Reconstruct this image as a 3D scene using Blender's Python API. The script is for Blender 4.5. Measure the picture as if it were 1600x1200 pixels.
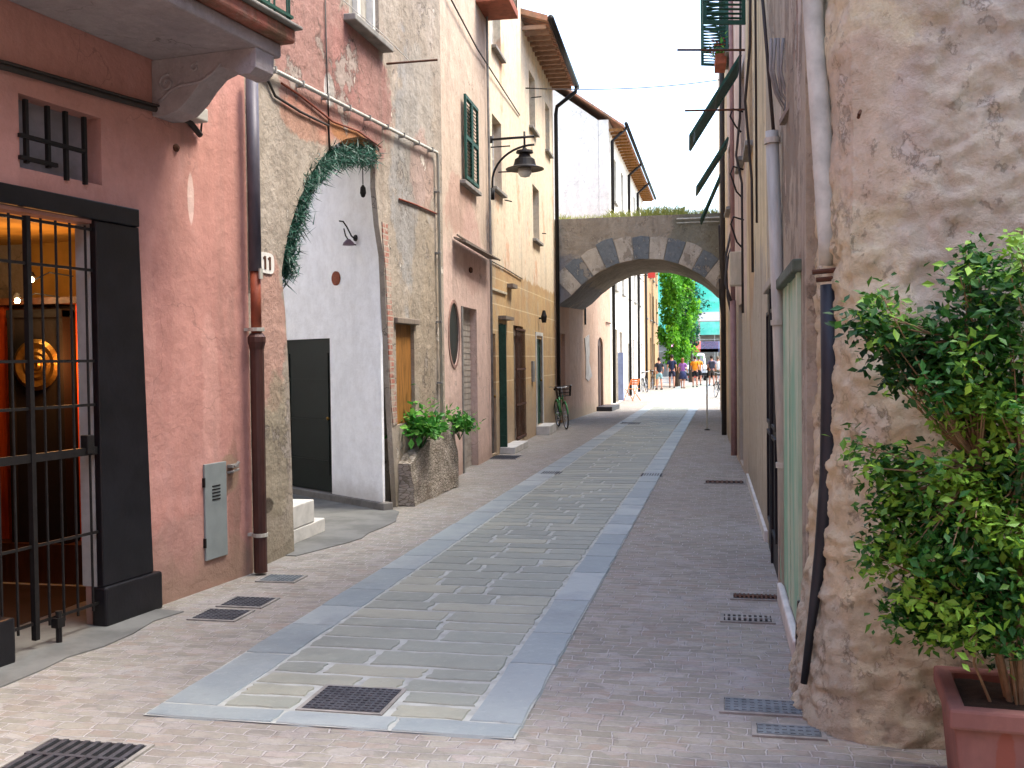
import bpy, bmesh, math, random
from mathutils import Vector, Matrix, noise
from mathutils.geometry import tessellate_polygon
R = math.radians
for o in list(bpy.data.objects): bpy.data.objects.remove(o)
S = bpy.context.scene
C = S.collection
rnd = random.Random(7)

# ------------------------------------------------------------------ camera
EYE = 1.7
cam = bpy.data.cameras.new('camera'); camo = bpy.data.objects.new('camera', cam); C.objects.link(camo)
YAW, PITCH, ROLL = R(11.846), R(-1.395), 0.012
cam.sensor_width = 36; cam.lens = 36.0; cam.clip_end = 2000; cam.clip_start = .05
fw = Vector((-math.sin(YAW)*math.cos(PITCH), math.cos(YAW)*math.cos(PITCH), math.sin(PITCH)))
rt0 = Vector((math.cos(YAW), math.sin(YAW), 0)); up0 = rt0.cross(fw)
# picture content is turned a touch counter-clockwise -> the camera is turned clockwise
rt = rt0*math.cos(ROLL) - up0*math.sin(ROLL); up = up0*math.cos(ROLL) + rt0*math.sin(ROLL)
camo.matrix_world = Matrix(((rt.x, up.x, -fw.x, 0), (rt.y, up.y, -fw.y, 0), (rt.z, up.z, -fw.z, EYE), (0, 0, 0, 1)))
S.camera = camo
S.render.resolution_x = 1024; S.render.resolution_y = 768

# ------------------------------------------------------------------ light
SUN_EL, SUN_AZ = R(63), R(80)       # azimuth clockwise from +Y (the street's direction)
sd = Vector((math.sin(SUN_AZ)*math.cos(SUN_EL), math.cos(SUN_AZ)*math.cos(SUN_EL), math.sin(SUN_EL)))
w = bpy.data.worlds.new('World'); S.world = w; w.use_nodes = True
wn = w.node_tree; bgn = wn.nodes['Background']
sk = wn.nodes.new('ShaderNodeTexSky'); sk.sky_type = 'NISHITA'; sk.sun_disc = False
sk.sun_elevation = SUN_EL; sk.sun_rotation = SUN_AZ; sk.dust_density = 2.5; sk.air_density = 1.0; sk.ozone_density = .7
wn.links.new(sk.outputs[0], bgn.inputs[0]); bgn.inputs[1].default_value = 0.15
sl = bpy.data.lights.new('sun', 'SUN'); sl.energy = 1.15; sl.angle = R(20); sl.color = (1, .96, .85)
so = bpy.data.objects.new('sun', sl); C.objects.link(so); so.rotation_euler = sd.to_track_quat('Z', 'Y').to_euler()
S.view_settings.view_transform = 'Standard'; S.view_settings.look = 'None'; S.view_settings.gamma = 1
S.view_settings.exposure = 2.45

# ------------------------------------------------------------------ measuring: photograph pixels -> points on real planes
def ray(px, py): return rt*(px-800) + up*(600-py) + fw*1600
def G(px, py, z=0):
    d = ray(px, py); t = (z-EYE)/d.z; return Vector((d.x*t, d.y*t, z))
def AY(px, py, Y):
    d = ray(px, py); t = Y/d.y; return Vector((d.x*t, Y, EYE+d.z*t))
def AX(px, py, X):
    d = ray(px, py); t = X/d.x; return Vector((X, d.y*t, EYE+d.z*t))

# ------------------------------------------------------------------ materials
def hx(h, k=1.0):
    h = h.lstrip('#'); v = [int(h[i:i+2], 16)/255 for i in (0, 2, 4)]
    v = [(c/12.92 if c <= .04045 else ((c+.055)/1.055)**2.4)*k for c in v]
    return (v[0], v[1], v[2], 1)
class NT:
    def __init__(s, name, rough=.85, metal=0, spec=.3):
        s.m = bpy.data.materials.new(name); s.m.use_nodes = True; s.t = s.m.node_tree
        s.b = s.t.nodes['Principled BSDF']; s.b.inputs['Roughness'].default_value = rough
        s.b.inputs['Metallic'].default_value = metal; s.b.inputs['Specular IOR Level'].default_value = spec
        s._tc = None; s.h = None
    def n(s, k, **kw):
        x = s.t.nodes.new(k)
        for a, v in kw.items(): setattr(x, a, v)
        return x
    def l(s, a, b): s.t.links.new(a, b)
    @property
    def tc(s):
        if s._tc is None: s._tc = s.n('ShaderNodeTexCoord').outputs['Object']
        return s._tc
    def vec(s, stretch=(1, 1, 1), off=(0, 0, 0), src=None):
        m = s.n('ShaderNodeMapping'); m.inputs['Scale'].default_value = stretch; m.inputs['Location'].default_value = off
        s.l(src or s.tc, m.inputs[0]); return m.outputs[0]
    def noise(s, sc, det=6, stretch=(1, 1, 1), off=(0, 0, 0), ro=.6, dist=0, src=None):
        x = s.n('ShaderNodeTexNoise'); x.inputs['Scale'].default_value = sc; x.inputs['Detail'].default_value = det
        x.inputs['Roughness'].default_value = ro; x.inputs['Distortion'].default_value = dist
        s.l(s.vec(stretch, off, src), x.inputs['Vector']); return x.outputs[0]
    def rng(s, v, lo, hi, a=0.0, b=1.0):
        x = s.n('ShaderNodeMapRange'); x.interpolation_type = 'SMOOTHSTEP'
        for i, q in zip((1, 2, 3, 4), (lo, hi, a, b)): x.inputs[i].default_value = q
        s.l(v, x.inputs[0]); return x.outputs[0]
    def math(s, op, a, b=None):
        x = s.n('ShaderNodeMath', operation=op)
        for i, q in enumerate((a, b)):
            if q is None: continue
            if isinstance(q, (int, float)): x.inputs[i].default_value = q
            else: s.l(q, x.inputs[i])
        return x.outputs[0]
    def mix(s, f, a, b, mode='MIX'):
        x = s.n('ShaderNodeMix', data_type='RGBA', blend_type=mode)
        for i, q in ((0, f), (6, a), (7, b)):
            if isinstance(q, (int, float)): x.inputs[i].default_value = q
            elif isinstance(q, tuple): x.inputs[i].default_value = q
            else: s.l(q, x.inputs[i])
        return x.outputs[2]
    def col(s, c):
        if isinstance(c, tuple): s.b.inputs['Base Color'].default_value = c
        else: s.l(c, s.b.inputs['Base Color'])
    def bump(s, h, strength=.5, dist=.01):
        x = s.n('ShaderNodeBump'); x.inputs['Strength'].default_value = strength; x.inputs['Distance'].default_value = dist
        s.l(h, x.inputs['Height'])
        if s.h is not None: s.l(s.h, x.inputs['Normal'])
        s.h = x.outputs[0]; s.l(s.h, s.b.inputs['Normal'])
    def patch(s, c, r, wob=.8, nscale=1.6, seed=0, edge=.12, both=(0, 2)):
        """soft-edged irregular patch at (u, z) with radii r; 0..1"""
        v = s.n('ShaderNodeVectorMath', operation='SUBTRACT'); s.l(s.tc, v.inputs[0])
        cc = [0, 0, 0]; cc[both[0]], cc[both[1]] = c; v.inputs[1].default_value = cc
        m = s.n('ShaderNodeVectorMath', operation='MULTIPLY'); s.l(v.outputs[0], m.inputs[0])
        rr = [0, 0, 0]; rr[both[0]], rr[both[1]] = 1/r[0], 1/r[1]; m.inputs[1].default_value = rr
        L = s.n('ShaderNodeVectorMath', operation='LENGTH'); s.l(m.outputs[0], L.inputs[0])
        nz = s.noise(nscale, 8, off=(seed*3.1, seed*1.7, seed*2.3), ro=.7)
        d = s.math('ADD', L.outputs['Value'], s.math('MULTIPLY', s.math('SUBTRACT', nz, .5), wob*2))
        return s.rng(d, 1-edge, 1+edge, 1, 0)

def plain(name, c, rough=.7, metal=0, var=.25, sc=6, bump=.2, spec=.3, stretch=(1, 1, 1)):
    t = NT(name, rough, metal, spec); c = hx(c) if isinstance(c, str) else c
    d = tuple(x*(1-var) for x in c[:3])+(1,)
    t.col(t.mix(t.rng(t.noise(sc, 6, stretch), .35, .68), c, d))
    if bump: t.bump(t.noise(sc*6, 4, stretch), bump, .004)
    return t.m

def plaster(name, base, layers=(), patches=(), bump=.35, fine=1.0, streak=.25, damp=None, rough=.92, lumps=.5, peel=None, crack_shade=.5):
    """weathered lime plaster. layers: (scale, colour, lo, hi, amount, stretch); patches: (c, r, colour, amount, wobble)"""
    t = NT(name, rough, 0, .15); c = hx(base)
    k = 0
    for i, (sc, cl, lo, hi, am, st) in enumerate(layers):
        f = t.math('MULTIPLY', t.rng(t.noise(sc, 9, st, (i*4.7, i*2.9, i*7.3), .68), lo, hi), am)
        c = t.mix(f, c, hx(cl))
    for i, p in enumerate(patches):
        f = t.math('MULTIPLY', t.patch(p[0], p[1], p[4] if len(p) > 4 else .8, p[5] if len(p) > 5 else 1.7, i+1), p[3])
        c = t.mix(f, c, hx(p[2]))
    if streak:   # run-off marks down the wall
        f = t.math('MULTIPLY', t.rng(t.noise(3.2, 7, (1, 1, .13), (3, 3, 3), .65), .5, .75), streak)
        c = t.mix(f, c, hx('6b6258'))
    f = t.math('MULTIPLY', t.rng(t.noise(14, 8, ro=.75), .45, .8), .22*fine); c = t.mix(f, c, hx('57504a'))
    f = t.math('MULTIPLY', t.rng(t.noise(23, 5, off=(9, 9, 9), ro=.7), .55, .75), .18*fine); c = t.mix(f, c, hx('e2d9cc'))
    f = t.rng(t.noise(5.5, 12, (1, 1, .7), (6, 2, 8), .78), .36, .66, 0, .42*min(1.3, .55+fine*.5)); c = t.mix(f, c, t.mix(1.0, c, (.62, .60, .58, 1), 'MULTIPLY'))
    hgt = None
    if peel:     # flaked coats with hard edges, lower coat showing
        for j, (psc, th, pc, am) in enumerate(peel):
            pn = t.noise(psc, 12, (1, 1, .8), (j*5+1, 2, j*3+4), .68); pf = t.rng(pn, th, th+.018)
            c = t.mix(t.math('MULTIPLY', pf, am), c, hx(pc))
            rim = t.math('MULTIPLY', t.rng(pn, th-.02, th, 0, 1), t.rng(pn, th, th+.02, 1, 0)); c = t.mix(t.math('MULTIPLY', rim, .35), c, hx('4d443c'))
            hgt = t.math('MULTIPLY', pf, -1) if hgt is None else t.math('SUBTRACT', hgt, pf)
    if crack_shade:  # dark crack lines in colour only, also standing in for crevice shade
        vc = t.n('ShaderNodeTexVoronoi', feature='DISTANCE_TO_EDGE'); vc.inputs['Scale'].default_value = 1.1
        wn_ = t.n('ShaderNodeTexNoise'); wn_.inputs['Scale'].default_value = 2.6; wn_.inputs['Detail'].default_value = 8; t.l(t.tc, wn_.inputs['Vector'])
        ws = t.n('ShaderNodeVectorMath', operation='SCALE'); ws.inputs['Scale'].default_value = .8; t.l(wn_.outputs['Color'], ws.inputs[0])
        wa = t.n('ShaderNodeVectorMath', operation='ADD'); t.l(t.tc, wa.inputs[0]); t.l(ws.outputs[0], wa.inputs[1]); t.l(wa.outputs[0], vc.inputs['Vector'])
        cf = t.math('MULTIPLY', t.rng(vc.outputs[0], 0, .010, 1, 0), t.rng(t.noise(.9, 4, off=(7, 7, 1)), .48, .6, 0, crack_shade)); c = t.mix(cf, c, hx('3f3831'))
    if damp:     # rising damp / splash dirt near the pavement
        sp = t.n('ShaderNodeSeparateXYZ'); t.l(t.tc, sp.inputs[0])
        zz = t.math('ADD', sp.outputs[2], t.math('MULTIPLY', t.noise(2.2, 7, off=(5, 1, 2)), -damp[0]*1.5))
        f = t.math('MULTIPLY', t.rng(zz, -damp[0]*.6, damp[0]*.5, 1, 0), damp[2]); c = t.mix(f, c, hx(damp[1]))
    t.col(c)
    t.bump(t.noise(2.2, 8, ro=.6), lumps, .08)
    if hgt is not None: t.bump(hgt, .7, .012)
    t.bump(t.noise(16, 10, ro=.75), bump*1.4, .014)
    return t.m

# ------------------------------------------------------------------ meshes
def tag(o, label, cat, group=None, kind=None):
    if label: o['label'] = label
    if cat: o['category'] = cat
    if group: o['group'] = group
    if kind: o['kind'] = kind
    return o
def empty(name, loc, rz=0, label=None, cat=None, group=None):
    o = bpy.data.objects.new(name, None); C.objects.link(o); o.location = loc; o.rotation_euler = (0, 0, rz)
    o.empty_display_size = .2
    return tag(o, label, cat, group)
SPLIT = {'rafter', 'pipe_bracket', 'pipe_clip', 'bracket', 'hinge', 'post', 'leg', 'dark_voussoir', 'white_voussoir'}
class MB:
    def __init__(s): s.v = []; s.f = []; s.mi = []; s.g = []
    def add(s, vs, fs, mi=0):
        o = len(s.v); s.g.append((o, len(s.f))); s.v += [tuple(v) for v in vs]; s.f += [tuple(i+o for i in f) for f in fs]; s.mi += [mi]*len(fs)
        return s
    def box(s, x0, x1, y0, y1, z0, z1, mi=0, rot=None, c=None):
        vs = [Vector((x, y, z)) for x in (x0, x1) for y in (y0, y1) for z in (z0, z1)]
        if rot is not None:
            cc = Vector(c) if c else sum(vs, Vector())/8
            vs = [cc + rot @ (v-cc) for v in vs]
        return s.add(vs, [(0, 1, 3, 2), (4, 6, 7, 5), (0, 4, 5, 1), (2, 3, 7, 6), (0, 2, 6, 4), (1, 5, 7, 3)], mi)
    def tube(s, pts, r, n=8, mi=0, caps=True):
        pts = [Vector(p) for p in pts]; rs = r if isinstance(r, (list, tuple)) else [r]*len(pts)
        vs = []; fs = []; prev = None
        for i, p in enumerate(pts):
            d = (pts[min(i+1, len(pts)-1)] - pts[max(i-1, 0)])
            if d.length < 1e-9: d = Vector((0, 0, 1))
            d.normalize()
            if prev is None: a = d.orthogonal().normalized()
            else: a = (prev - d*prev.dot(d)); a = a.normalized() if a.length > 1e-6 else d.orthogonal().normalized()
            prev = a; b = d.cross(a)
            for k in range(n):
                t = 2*math.pi*k/n; vs.append(p + (a*math.cos(t)+b*math.sin(t))*rs[i])
        for i in range(len(pts)-1):
            for k in range(n):
                fs.append((i*n+k, i*n+(k+1) % n, (i+1)*n+(k+1) % n, (i+1)*n+k))
        if caps: fs.append(tuple(range(n-1, -1, -1))); fs.append(tuple(range((len(pts)-1)*n, len(pts)*n)))
        return s.add(vs, fs, mi)
    def lathe(s, prof, c=(0, 0, 0), n=16, mi=0, axis='z', rot=None):
        vs = []; fs = []
        for r, z in prof:
            for k in range(n):
                t = 2*math.pi*k/n; v = Vector((r*math.cos(t), r*math.sin(t), z))
                if axis == 'y': v = Vector((v.x, v.z, v.y))
                if axis == 'x': v = Vector((v.z, v.x, v.y))
                if rot is not None: v = rot @ v
                vs.append(v+Vector(c))
        for i in range(len(prof)-1):
            for k in range(n): fs.append((i*n+k, i*n+(k+1) % n, (i+1)*n+(k+1) % n, (i+1)*n+k))
        fs.append(tuple(range(n-1, -1, -1))); fs.append(tuple(range((len(prof)-1)*n, len(prof)*n)))
        return s.add(vs, fs, mi)
    def slab(s, outer, holes, y0, y1, mi=0, axes='xz', side=True):
        """polygon with holes in the x,z plane, thickened from y0 (front) to y1"""
        loops = [outer]+list(holes)
        flat = [p for lp in loops for p in lp]
        tri = tessellate_polygon([[Vector((p[0], p[1], 0)) for p in lp] for lp in loops])
        def mk(p, y): return (p[0], y, p[1]) if axes == 'xz' else ((y, p[0], p[1]) if axes == 'yz' else (p[0], p[1], y))
        nf = len(flat)
        vs = [mk(p, y0) for p in flat]+[mk(p, y1) for p in flat]
        fs = [tuple(t) for t in tri]+[tuple(i+nf for i in reversed(t)) for t in tri]
        if side:
            o = 0
            for lp in loops:
                m = len(lp)
                for i in range(m): fs.append((o+i, o+(i+1) % m, nf+o+(i+1) % m, nf+o+i))
                o += m
        return s.add(vs, fs, mi)
    def quad(s, a, b, c, d, mi=0): return s.add([a, b, c, d], [(0, 1, 2, 3)], mi)
    def build(s, name, mats, parent=None, smooth=False, bevel=0, merge=False, subd=0, loc=None, recalc=True):
        if name in SPLIT and len(s.g) > 1 and parent:      # countable small parts: one mesh each
            for i, (v0, f0) in enumerate(s.g):
                v1, f1 = s.g[i+1] if i+1 < len(s.g) else (len(s.v), len(s.f))
                q = MB(); q.v = s.v[v0:v1]; q.f = [tuple(k-v0 for k in f) for f in s.f[f0:f1]]; q.mi = s.mi[f0:f1]; q.g = [(0, 0)]
                o = q.build(name, mats, parent, smooth, bevel)
            return o
        me = bpy.data.meshes.new(name); me.from_pydata(s.v, [], s.f)
        if not isinstance(mats, (list, tuple)): mats = [mats]
        for m in mats: me.materials.append(m)
        me.polygons.foreach_set('material_index', s.mi)
        if recalc:
            bm = bmesh.new(); bm.from_mesh(me)
            if merge: bmesh.ops.remove_doubles(bm, verts=bm.verts, dist=1e-5)
            bmesh.ops.recalc_face_normals(bm, faces=bm.faces); bm.to_mesh(me); bm.free()
        if smooth: me.polygons.foreach_set('use_smooth', [True]*len(me.polygons))
        o = bpy.data.objects.new(name, me); C.objects.link(o)
        if parent: o.parent = parent
        if loc is not None: o.location = loc
        if bevel:
            b = o.modifiers.new('bevel', 'BEVEL'); b.width = bevel; b.segments = 2; b.limit_method = 'ANGLE'; b.angle_limit = R(40)
        if subd:
            b = o.modifiers.new('sub', 'SUBSURF'); b.levels = b.render_levels = subd
        return o
def children(o): return [c for c in bpy.data.objects if c.parent == o]
def copy_tree(o, parent=None):
    kids = children(o); c = o.copy(); C.objects.link(c); c.parent = parent
    for k in kids: copy_tree(k, c)
    return c
def sag(a, b, drop, n=10):
    a, b = Vector(a), Vector(b)
    return [a.lerp(b, i/n)-Vector((0, 0, drop*4*(i/n)*(1-i/n))) for i in range(n+1)]

# a frontage: local x runs along the wall, local -y points at the street, z up
class Front:
    def __init__(s, name, A, B, label, cat='house', group=None):
        s.A = Vector((A[0], A[1], 0)); s.B = Vector((B[0], B[1], 0)); d = s.B-s.A; s.L = d.length
        s.ang = math.atan2(d.y, d.x); s.d = d.normalized(); s.out = Vector((s.d.y, -s.d.x, 0))
        s.e = empty(name, s.A, s.ang, label, cat, group)
    def q(s, px, py, dep=0):
        """pixel -> (u, z) on the wall plane moved outward by dep"""
        r = ray(px, py); o = s.A + s.out*dep; n = s.out
        t = (o.dot(n)-0)/r.dot(n); p = r*t
        return ((p-o).dot(s.d), EYE+p.z)
    def rect(s, x0, y0, x1, y1, dep=0):
        """rectangle from the pixel columns x0,x1 and rows y0,y1 (rows read at the middle column)"""
        u0 = s.q(x0, (y0+y1)/2, dep)[0]; u1 = s.q(x1, (y0+y1)/2, dep)[0]; xm = (x0+x1)/2
        zt = s.q(xm, y0, dep)[1]; zb = s.q(xm, y1, dep)[1]
        return (min(u0, u1), max(u0, u1), zb, zt)
    def world(s, u, dep, z): return s.A+s.d*u+s.out*dep+Vector((0, 0, z))
    def wall(s, H, holes, mat, th=.35, body=5.5, top=None, u0=0, u1=None, z0=-.05, name='wall', split=None):
        u1 = s.L if u1 is None else u1
        out = [(u0+.002, z0), (u1-.002, z0)] + (list(top) if top else [(u1-.002, H), (u0+.002, H)])
        m = MB(); hs = []
        for h in holes: hs.append([(h[0], h[2]), (h[1], h[2]), (h[1], h[3]), (h[0], h[3])] if isinstance(h[0], (int, float)) else h)
        m.slab(out, hs, 0, th)
        if body:
            for a, b in ((u0+.02, u0+.22), (u1-.22, u1-.02)): m.box(a, b, th, body, z0, H-.02)
            m.box(u0+.22, u1-.22, body-.2, body, z0, H-.02)
            m.box(u0+.22, u1-.22, th, body-.2, H-.15, H-.02)
        return m.build(name, mat, s.e)
    def part(s, name, m, mats, **k): return m.build(name, mats, s.e, **k)
    def sill(s, r, mat, o=.09, h=.06, parent=None):
        return MB().box(r[0]-.08, r[1]+.08, -o, .12, r[2]-h, r[2]).build('sill', mat, parent or s.e, bevel=.008)
    def window(s, r, fm, gm, dep=.16, cols=2, rows=2, sill=None, fw_=.05):
        u0, u1, z0, z1 = r; m = MB(); y = dep
        m.box(u0, u0+fw_, y, y+.06, z0, z1); m.box(u1-fw_, u1, y, y+.06, z0, z1)
        m.box(u0+fw_, u1-fw_, y, y+.06, z0, z0+fw_); m.box(u0+fw_, u1-fw_, y, y+.06, z1-fw_, z1)
        for i in range(1, cols):
            x = u0+(u1-u0)*i/cols; m.box(x-.025, x+.025, y+.003, y+.055, z0+fw_, z1-fw_)
        for i in range(1, rows):
            z = z0+(z1-z0)*i/rows; m.box(u0+fw_, u1-fw_, y+.008, y+.05, z-.015, z+.015)
        f = m.build('window', fm, s.e)
        MB().box(u0+.01, u1-.01, y+.025, y+.035, z0+.01, z1-.01).build('pane', gm, f)
        MB().box(u0-.02, u1+.02, .36, .4, z0-.02, z1+.02).build('curtain', M['curtain'], f)
        if sill: s.sill(r, sill, parent=f)
        return f
    def shutter(s, u0, u1, z0, z1, dep, mat, rot=0, hinge=None, name='shutter', n=None):
        """louvred shutter leaf lying on the wall (dep outward)"""
        m = MB(); t = .035; fr = .05
        m.box(u0, u0+fr, -t, 0, z0, z1); m.box(u1-fr, u1, -t, 0, z0, z1)
        m.box(u0+fr, u1-fr, -t, 0, z0, z0+fr); m.box(u0+fr, u1-fr, -t, 0, z1-fr, z1)
        zm = (z0+z1)/2; m.box(u0+fr, u1-fr, -t, 0, zm-.03, zm+.03)
        k = n or int((z1-z0-2*fr)/.055)
        rr = Matrix.Rotation(R(38), 3, 'X')
        for i in range(k):
            z = z0+fr+(i+.5)*(z1-z0-2*fr)/k
            if abs(z-zm) < .045: continue
            m.box(u0+fr, u1-fr, -t*.9, -t*.1, z-.004, z+.004, rot=rr)
        o = m.build(name, mat, s.e, recalc=True); o.location = (0, -dep, 0)
        return o
    def door(s, r, mat, dep=.2, panels=True, name='door', handle=None, leaves=1, pz=(.12, .5, .95)):
        u0, u1, z0, z1 = r; m = MB(); m.box(u0, u1, dep, dep+.05, z0, z1)
        wl = (u1-u0)/leaves
        for k in range(leaves):
            a = u0+k*wl; b = a+wl; e = .09*min(1, wl/.6)
            if panels:
                zz = [z0+(z1-z0)*q for q in pz]
                for p0, p1 in zip(zz[:-1], zz[1:]):
                    p1 -= .06
                    for (x0, x1, y0, y1) in ((a+e, b-e, p0, p0+.03), (a+e, b-e, p1-.03, p1), (a+e, a+e+.03, p0+.03, p1-.03), (b-e-.03, b-e, p0+.03, p1-.03)):
                        m.box(x0, x1, dep-.018, dep-.001, y0, y1)
            if k: m.box(a-.012, a+.012, dep-.02, dep-.001, z0, z1)
        o = m.build(name, mat, s.e)
        if handle:
            h = MB(); x = u1-.09 if leaves == 1 else (u0+u1)/2+.05
            h.lathe([(.012, 0), (.012, .03), (.028, .035), (.03, .05), (.02, .062)], (x, dep, z0+1.0), 10, axis='y', rot=Matrix.Rotation(math.pi, 3, 'Z'))
            h.build('handle', handle, o, smooth=True)
        return o

# ------------------------------------------------------------------ shared materials
M = {}
M['iron'] = plain('black_iron', '23201f', .55, .3, .3, 20, .3)
M['rust'] = plain('rusty_iron', '5a3a2a', .8, .2, .4, 14, .5)
M['dark_green'] = plain('dark_green_paint', '2a5245', .6, 0, .35, 12, .3)
M['pine'] = plain('dull_green_paint', '24483a', .6, 0, .35, 12, .3)
M['white'] = plain('white_paint', 'dcd8d0', .6, 0, .15, 9, .2)
M['curtain'] = plain('curtain', 'a9a397', .95, 0, .3, 8, 0)
M['galv'] = plain('galvanised_pipe', 'bab7aa', .5, .08, .3, 12, .2, stretch=(1, 1, .2))
M['brownpipe'] = plain('brown_painted_pipe', '4a2f29', .5, .1, .45, 9, .2, stretch=(1, 1, .3))
M['purplepipe'] = plain('weathered_lead_pipe', '55515a', .5, .2, .35, 9, .2, stretch=(1, 1, .3))
M['orangepipe'] = plain('orange_pipe', '8a4630', .55, .1, .3, 9, .2)
M['creampipe'] = plain('cream_pipe', 'c9bda3', .6, 0, .25, 9, .2, stretch=(1, 1, .3))
M['cable'] = plain('cable', '3a3431', .7, 0, .2, 9, 0)
M['wood_brown'] = plain('brown_door_wood', '4c3022', .6, 0, .4, 10, .3, stretch=(4, 4, .4))
M['wood_grey'] = plain('weathered_grey_wood', '84776a', .85, 0, .35, 10, .4, stretch=(5, 5, .4))
M['wood_orange'] = plain('varnished_board', '9a6a33', .6, 0, .45, 7, .3, stretch=(3, 3, .5))
M['terracotta'] = plain('terracotta', '9c5a44', .85, 0, .35, 7, .4)
M['stone_grey'] = plain('grey_stone', '8f8b84', .8, 0, .35, 6, .6)
M['slate_dark'] = plain('dark_slate', '2b2c31', .45, 0, .4, 5, .4, spec=.4)
M['marble'] = plain('pale_marble', 'c9c6bf', .6, 0, .25, 5, .2)
M['rubber'] = plain('rubber', '1d1d1e', .8, 0, .2, 9, 0)
M['chrome'] = plain('steel', 'b0b2b4', .3, .9, .1, 9, 0)
t = NT('window_glass', .12, 0, .6); t.col(hx('3a4247')); M['glass'] = t.m
M['glass'].node_tree.nodes['Principled BSDF'].inputs['Coat Weight'].default_value = .5
t = NT('roof_tiles', .9)
wv = t.n('ShaderNodeTexWave'); wv.bands_direction = 'X'; wv.inputs['Scale'].default_value = 1.6; t.l(t.tc, wv.inputs[0])
t.col(t.mix(t.rng(t.noise(5, 8), .35, .7), hx('b98062'), hx('8a7058'))); t.bump(wv.outputs[1], .9, .06); M['tiles'] = t.m

# ------------------------------------------------------------------ ground
def sett_mat():
    t = NT('porphyry_setts', .82, 0, .25)
    n1 = t.n('ShaderNodeTexNoise'); n1.inputs['Scale'].default_value = 2.1; n1.inputs['Detail'].default_value = 3; t.l(t.tc, n1.inputs['Vector'])
    sub = t.n('ShaderNodeVectorMath', operation='SUBTRACT'); t.l(n1.outputs['Color'], sub.inputs[0]); sub.inputs[1].default_value = (.5, .5, .5)
    sc = t.n('ShaderNodeVectorMath', operation='SCALE'); sc.inputs['Scale'].default_value = .12; t.l(sub.outputs[0], sc.inputs[0])
    ad = t.n('ShaderNodeVectorMath', operation='ADD'); t.l(t.tc, ad.inputs[0]); t.l(sc.outputs[0], ad.inputs[1])
    n2 = t.n('ShaderNodeTexNoise'); n2.inputs['Scale'].default_value = 26; t.l(t.tc, n2.inputs['Vector'])
    s2 = t.n('ShaderNodeVectorMath', operation='SUBTRACT'); t.l(n2.outputs['Color'], s2.inputs[0]); s2.inputs[1].default_value = (.5, .5, .5)
    s3 = t.n('ShaderNodeVectorMath', operation='SCALE'); s3.inputs['Scale'].default_value = .014; t.l(s2.outputs[0], s3.inputs[0])
    a2 = t.n('ShaderNodeVectorMath', operation='ADD'); t.l(ad.outputs[0], a2.inputs[0]); t.l(s3.outputs[0], a2.inputs[1])
    def brick(c1, c2, mo, off):
        b = t.n('ShaderNodeTexBrick'); b.inputs['Scale'].default_value = 1; b.inputs['Brick Width'].default_value = .145
        b.inputs['Row Height'].default_value = .078; b.inputs['Mortar Size'].default_value = .006; b.inputs['Mortar Smooth'].default_value = .6
        b.inputs['Color1'].default_value = c1; b.inputs['Color2'].default_value = c2; b.inputs['Mortar'].default_value = mo; b.inputs['Bias'].default_value = off
        b.offset = .5; b.squash = 1.15; b.squash_frequency = 3
        t.l(a2.outputs[0], b.inputs['Vector']); return b
    b = brick(hx('7f7b6f'), hx('928e82'), hx('b3b0a9'), 0)
    # hue of every sett from a cell-sized voronoi
    vo = t.n('ShaderNodeTexVoronoi'); vo.inputs['Scale'].default_value = 8.5; t.l(t.vec((1, 1.7, 1), src=a2.outputs[0]), vo.inputs['Vector'])
    sp = t.n('ShaderNodeSeparateColor'); t.l(vo.outputs['Color'], sp.inputs[0])
    c = t.mix(t.rng(sp.outputs[0], .55, 1, 0, .55), b.outputs[0], hx('8c7a6f'))
    c = t.mix(t.rng(sp.outputs[1], .55, 1, 0, .5), c, hx('716e69'))
    c = t.mix(t.rng(sp.outputs[2], .6, 1, 0, .4), c, hx('a5a09d'))
    c = t.mix(t.math('MULTIPLY', b.outputs[1], .75), c, hx('a8a39f'))
    c = t.mix(t.rng(t.noise(.55, 5), .35, .7, 0, .3), c, hx('7f756f'))
    c = t.mix(t.rng(t.noise(1.3, 8, off=(4, 4, 0)), .5, .75, 0, .35), c, hx('a3a1a2'))
    c = t.mix(t.rng(t.noise(3.5, 8, off=(1, 7, 0)), .55, .8, 0, .45), c, hx('5e5858'))
    c = t.mix(t.rng(t.noise(22, 9, ro=.8), .42, .72, 0, .35), c, hx('5b5656'))
    t.col(c); t.bump(t.math('SUBTRACT', 1, b.outputs[1]), .8, .012); t.bump(t.noise(40, 6), .5, .008); t.bump(t.noise(5, 4), .3, .02)
    return t.m
M['setts'] = sett_mat()
tag(MB().quad((-400, -60, 0), (400, -60, 0), (400, 700, 0), (-400, 700, 0)).build('ground', M['setts']), None, None, kind='structure')
def stone_mat(name, cols, rough=.6):
    t = NT(name, rough, 0, .35)
    a = t.n('ShaderNodeAttribute', attribute_name='tone'); sp = t.n('ShaderNodeSeparateColor'); t.l(a.outputs['Color'], sp.inputs[0])
    c = t.mix(sp.outputs[0], hx(cols[0]), hx(cols[1])); c = t.mix(t.rng(sp.outputs[1], .5, 1, 0, .8), c, hx(cols[2]))
    c = t.mix(t.rng(t.noise(2.5, 9), .4, .7, 0, .45), c, hx(cols[3]))
    c = t.mix(t.rng(t.noise(16, 9, ro=.8), .5, .75, 0, .45), c, hx(cols[4])); c = t.mix(t.rng(t.noise(.9, 10, off=(3, 3, 0), ro=.7), .5, .7, 0, .35), c, hx('5d5f5e')); c = t.mix(t.rng(t.noise(28, 9, ro=.8, off=(1, 1, 1)), .55, .75, 0, .4), c, hx('4c4e4f'))
    t.col(c); t.bump(t.noise(7, 8), .35, .02); t.bump(t.noise(60, 5), .25, .003)
    return t.m
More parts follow.
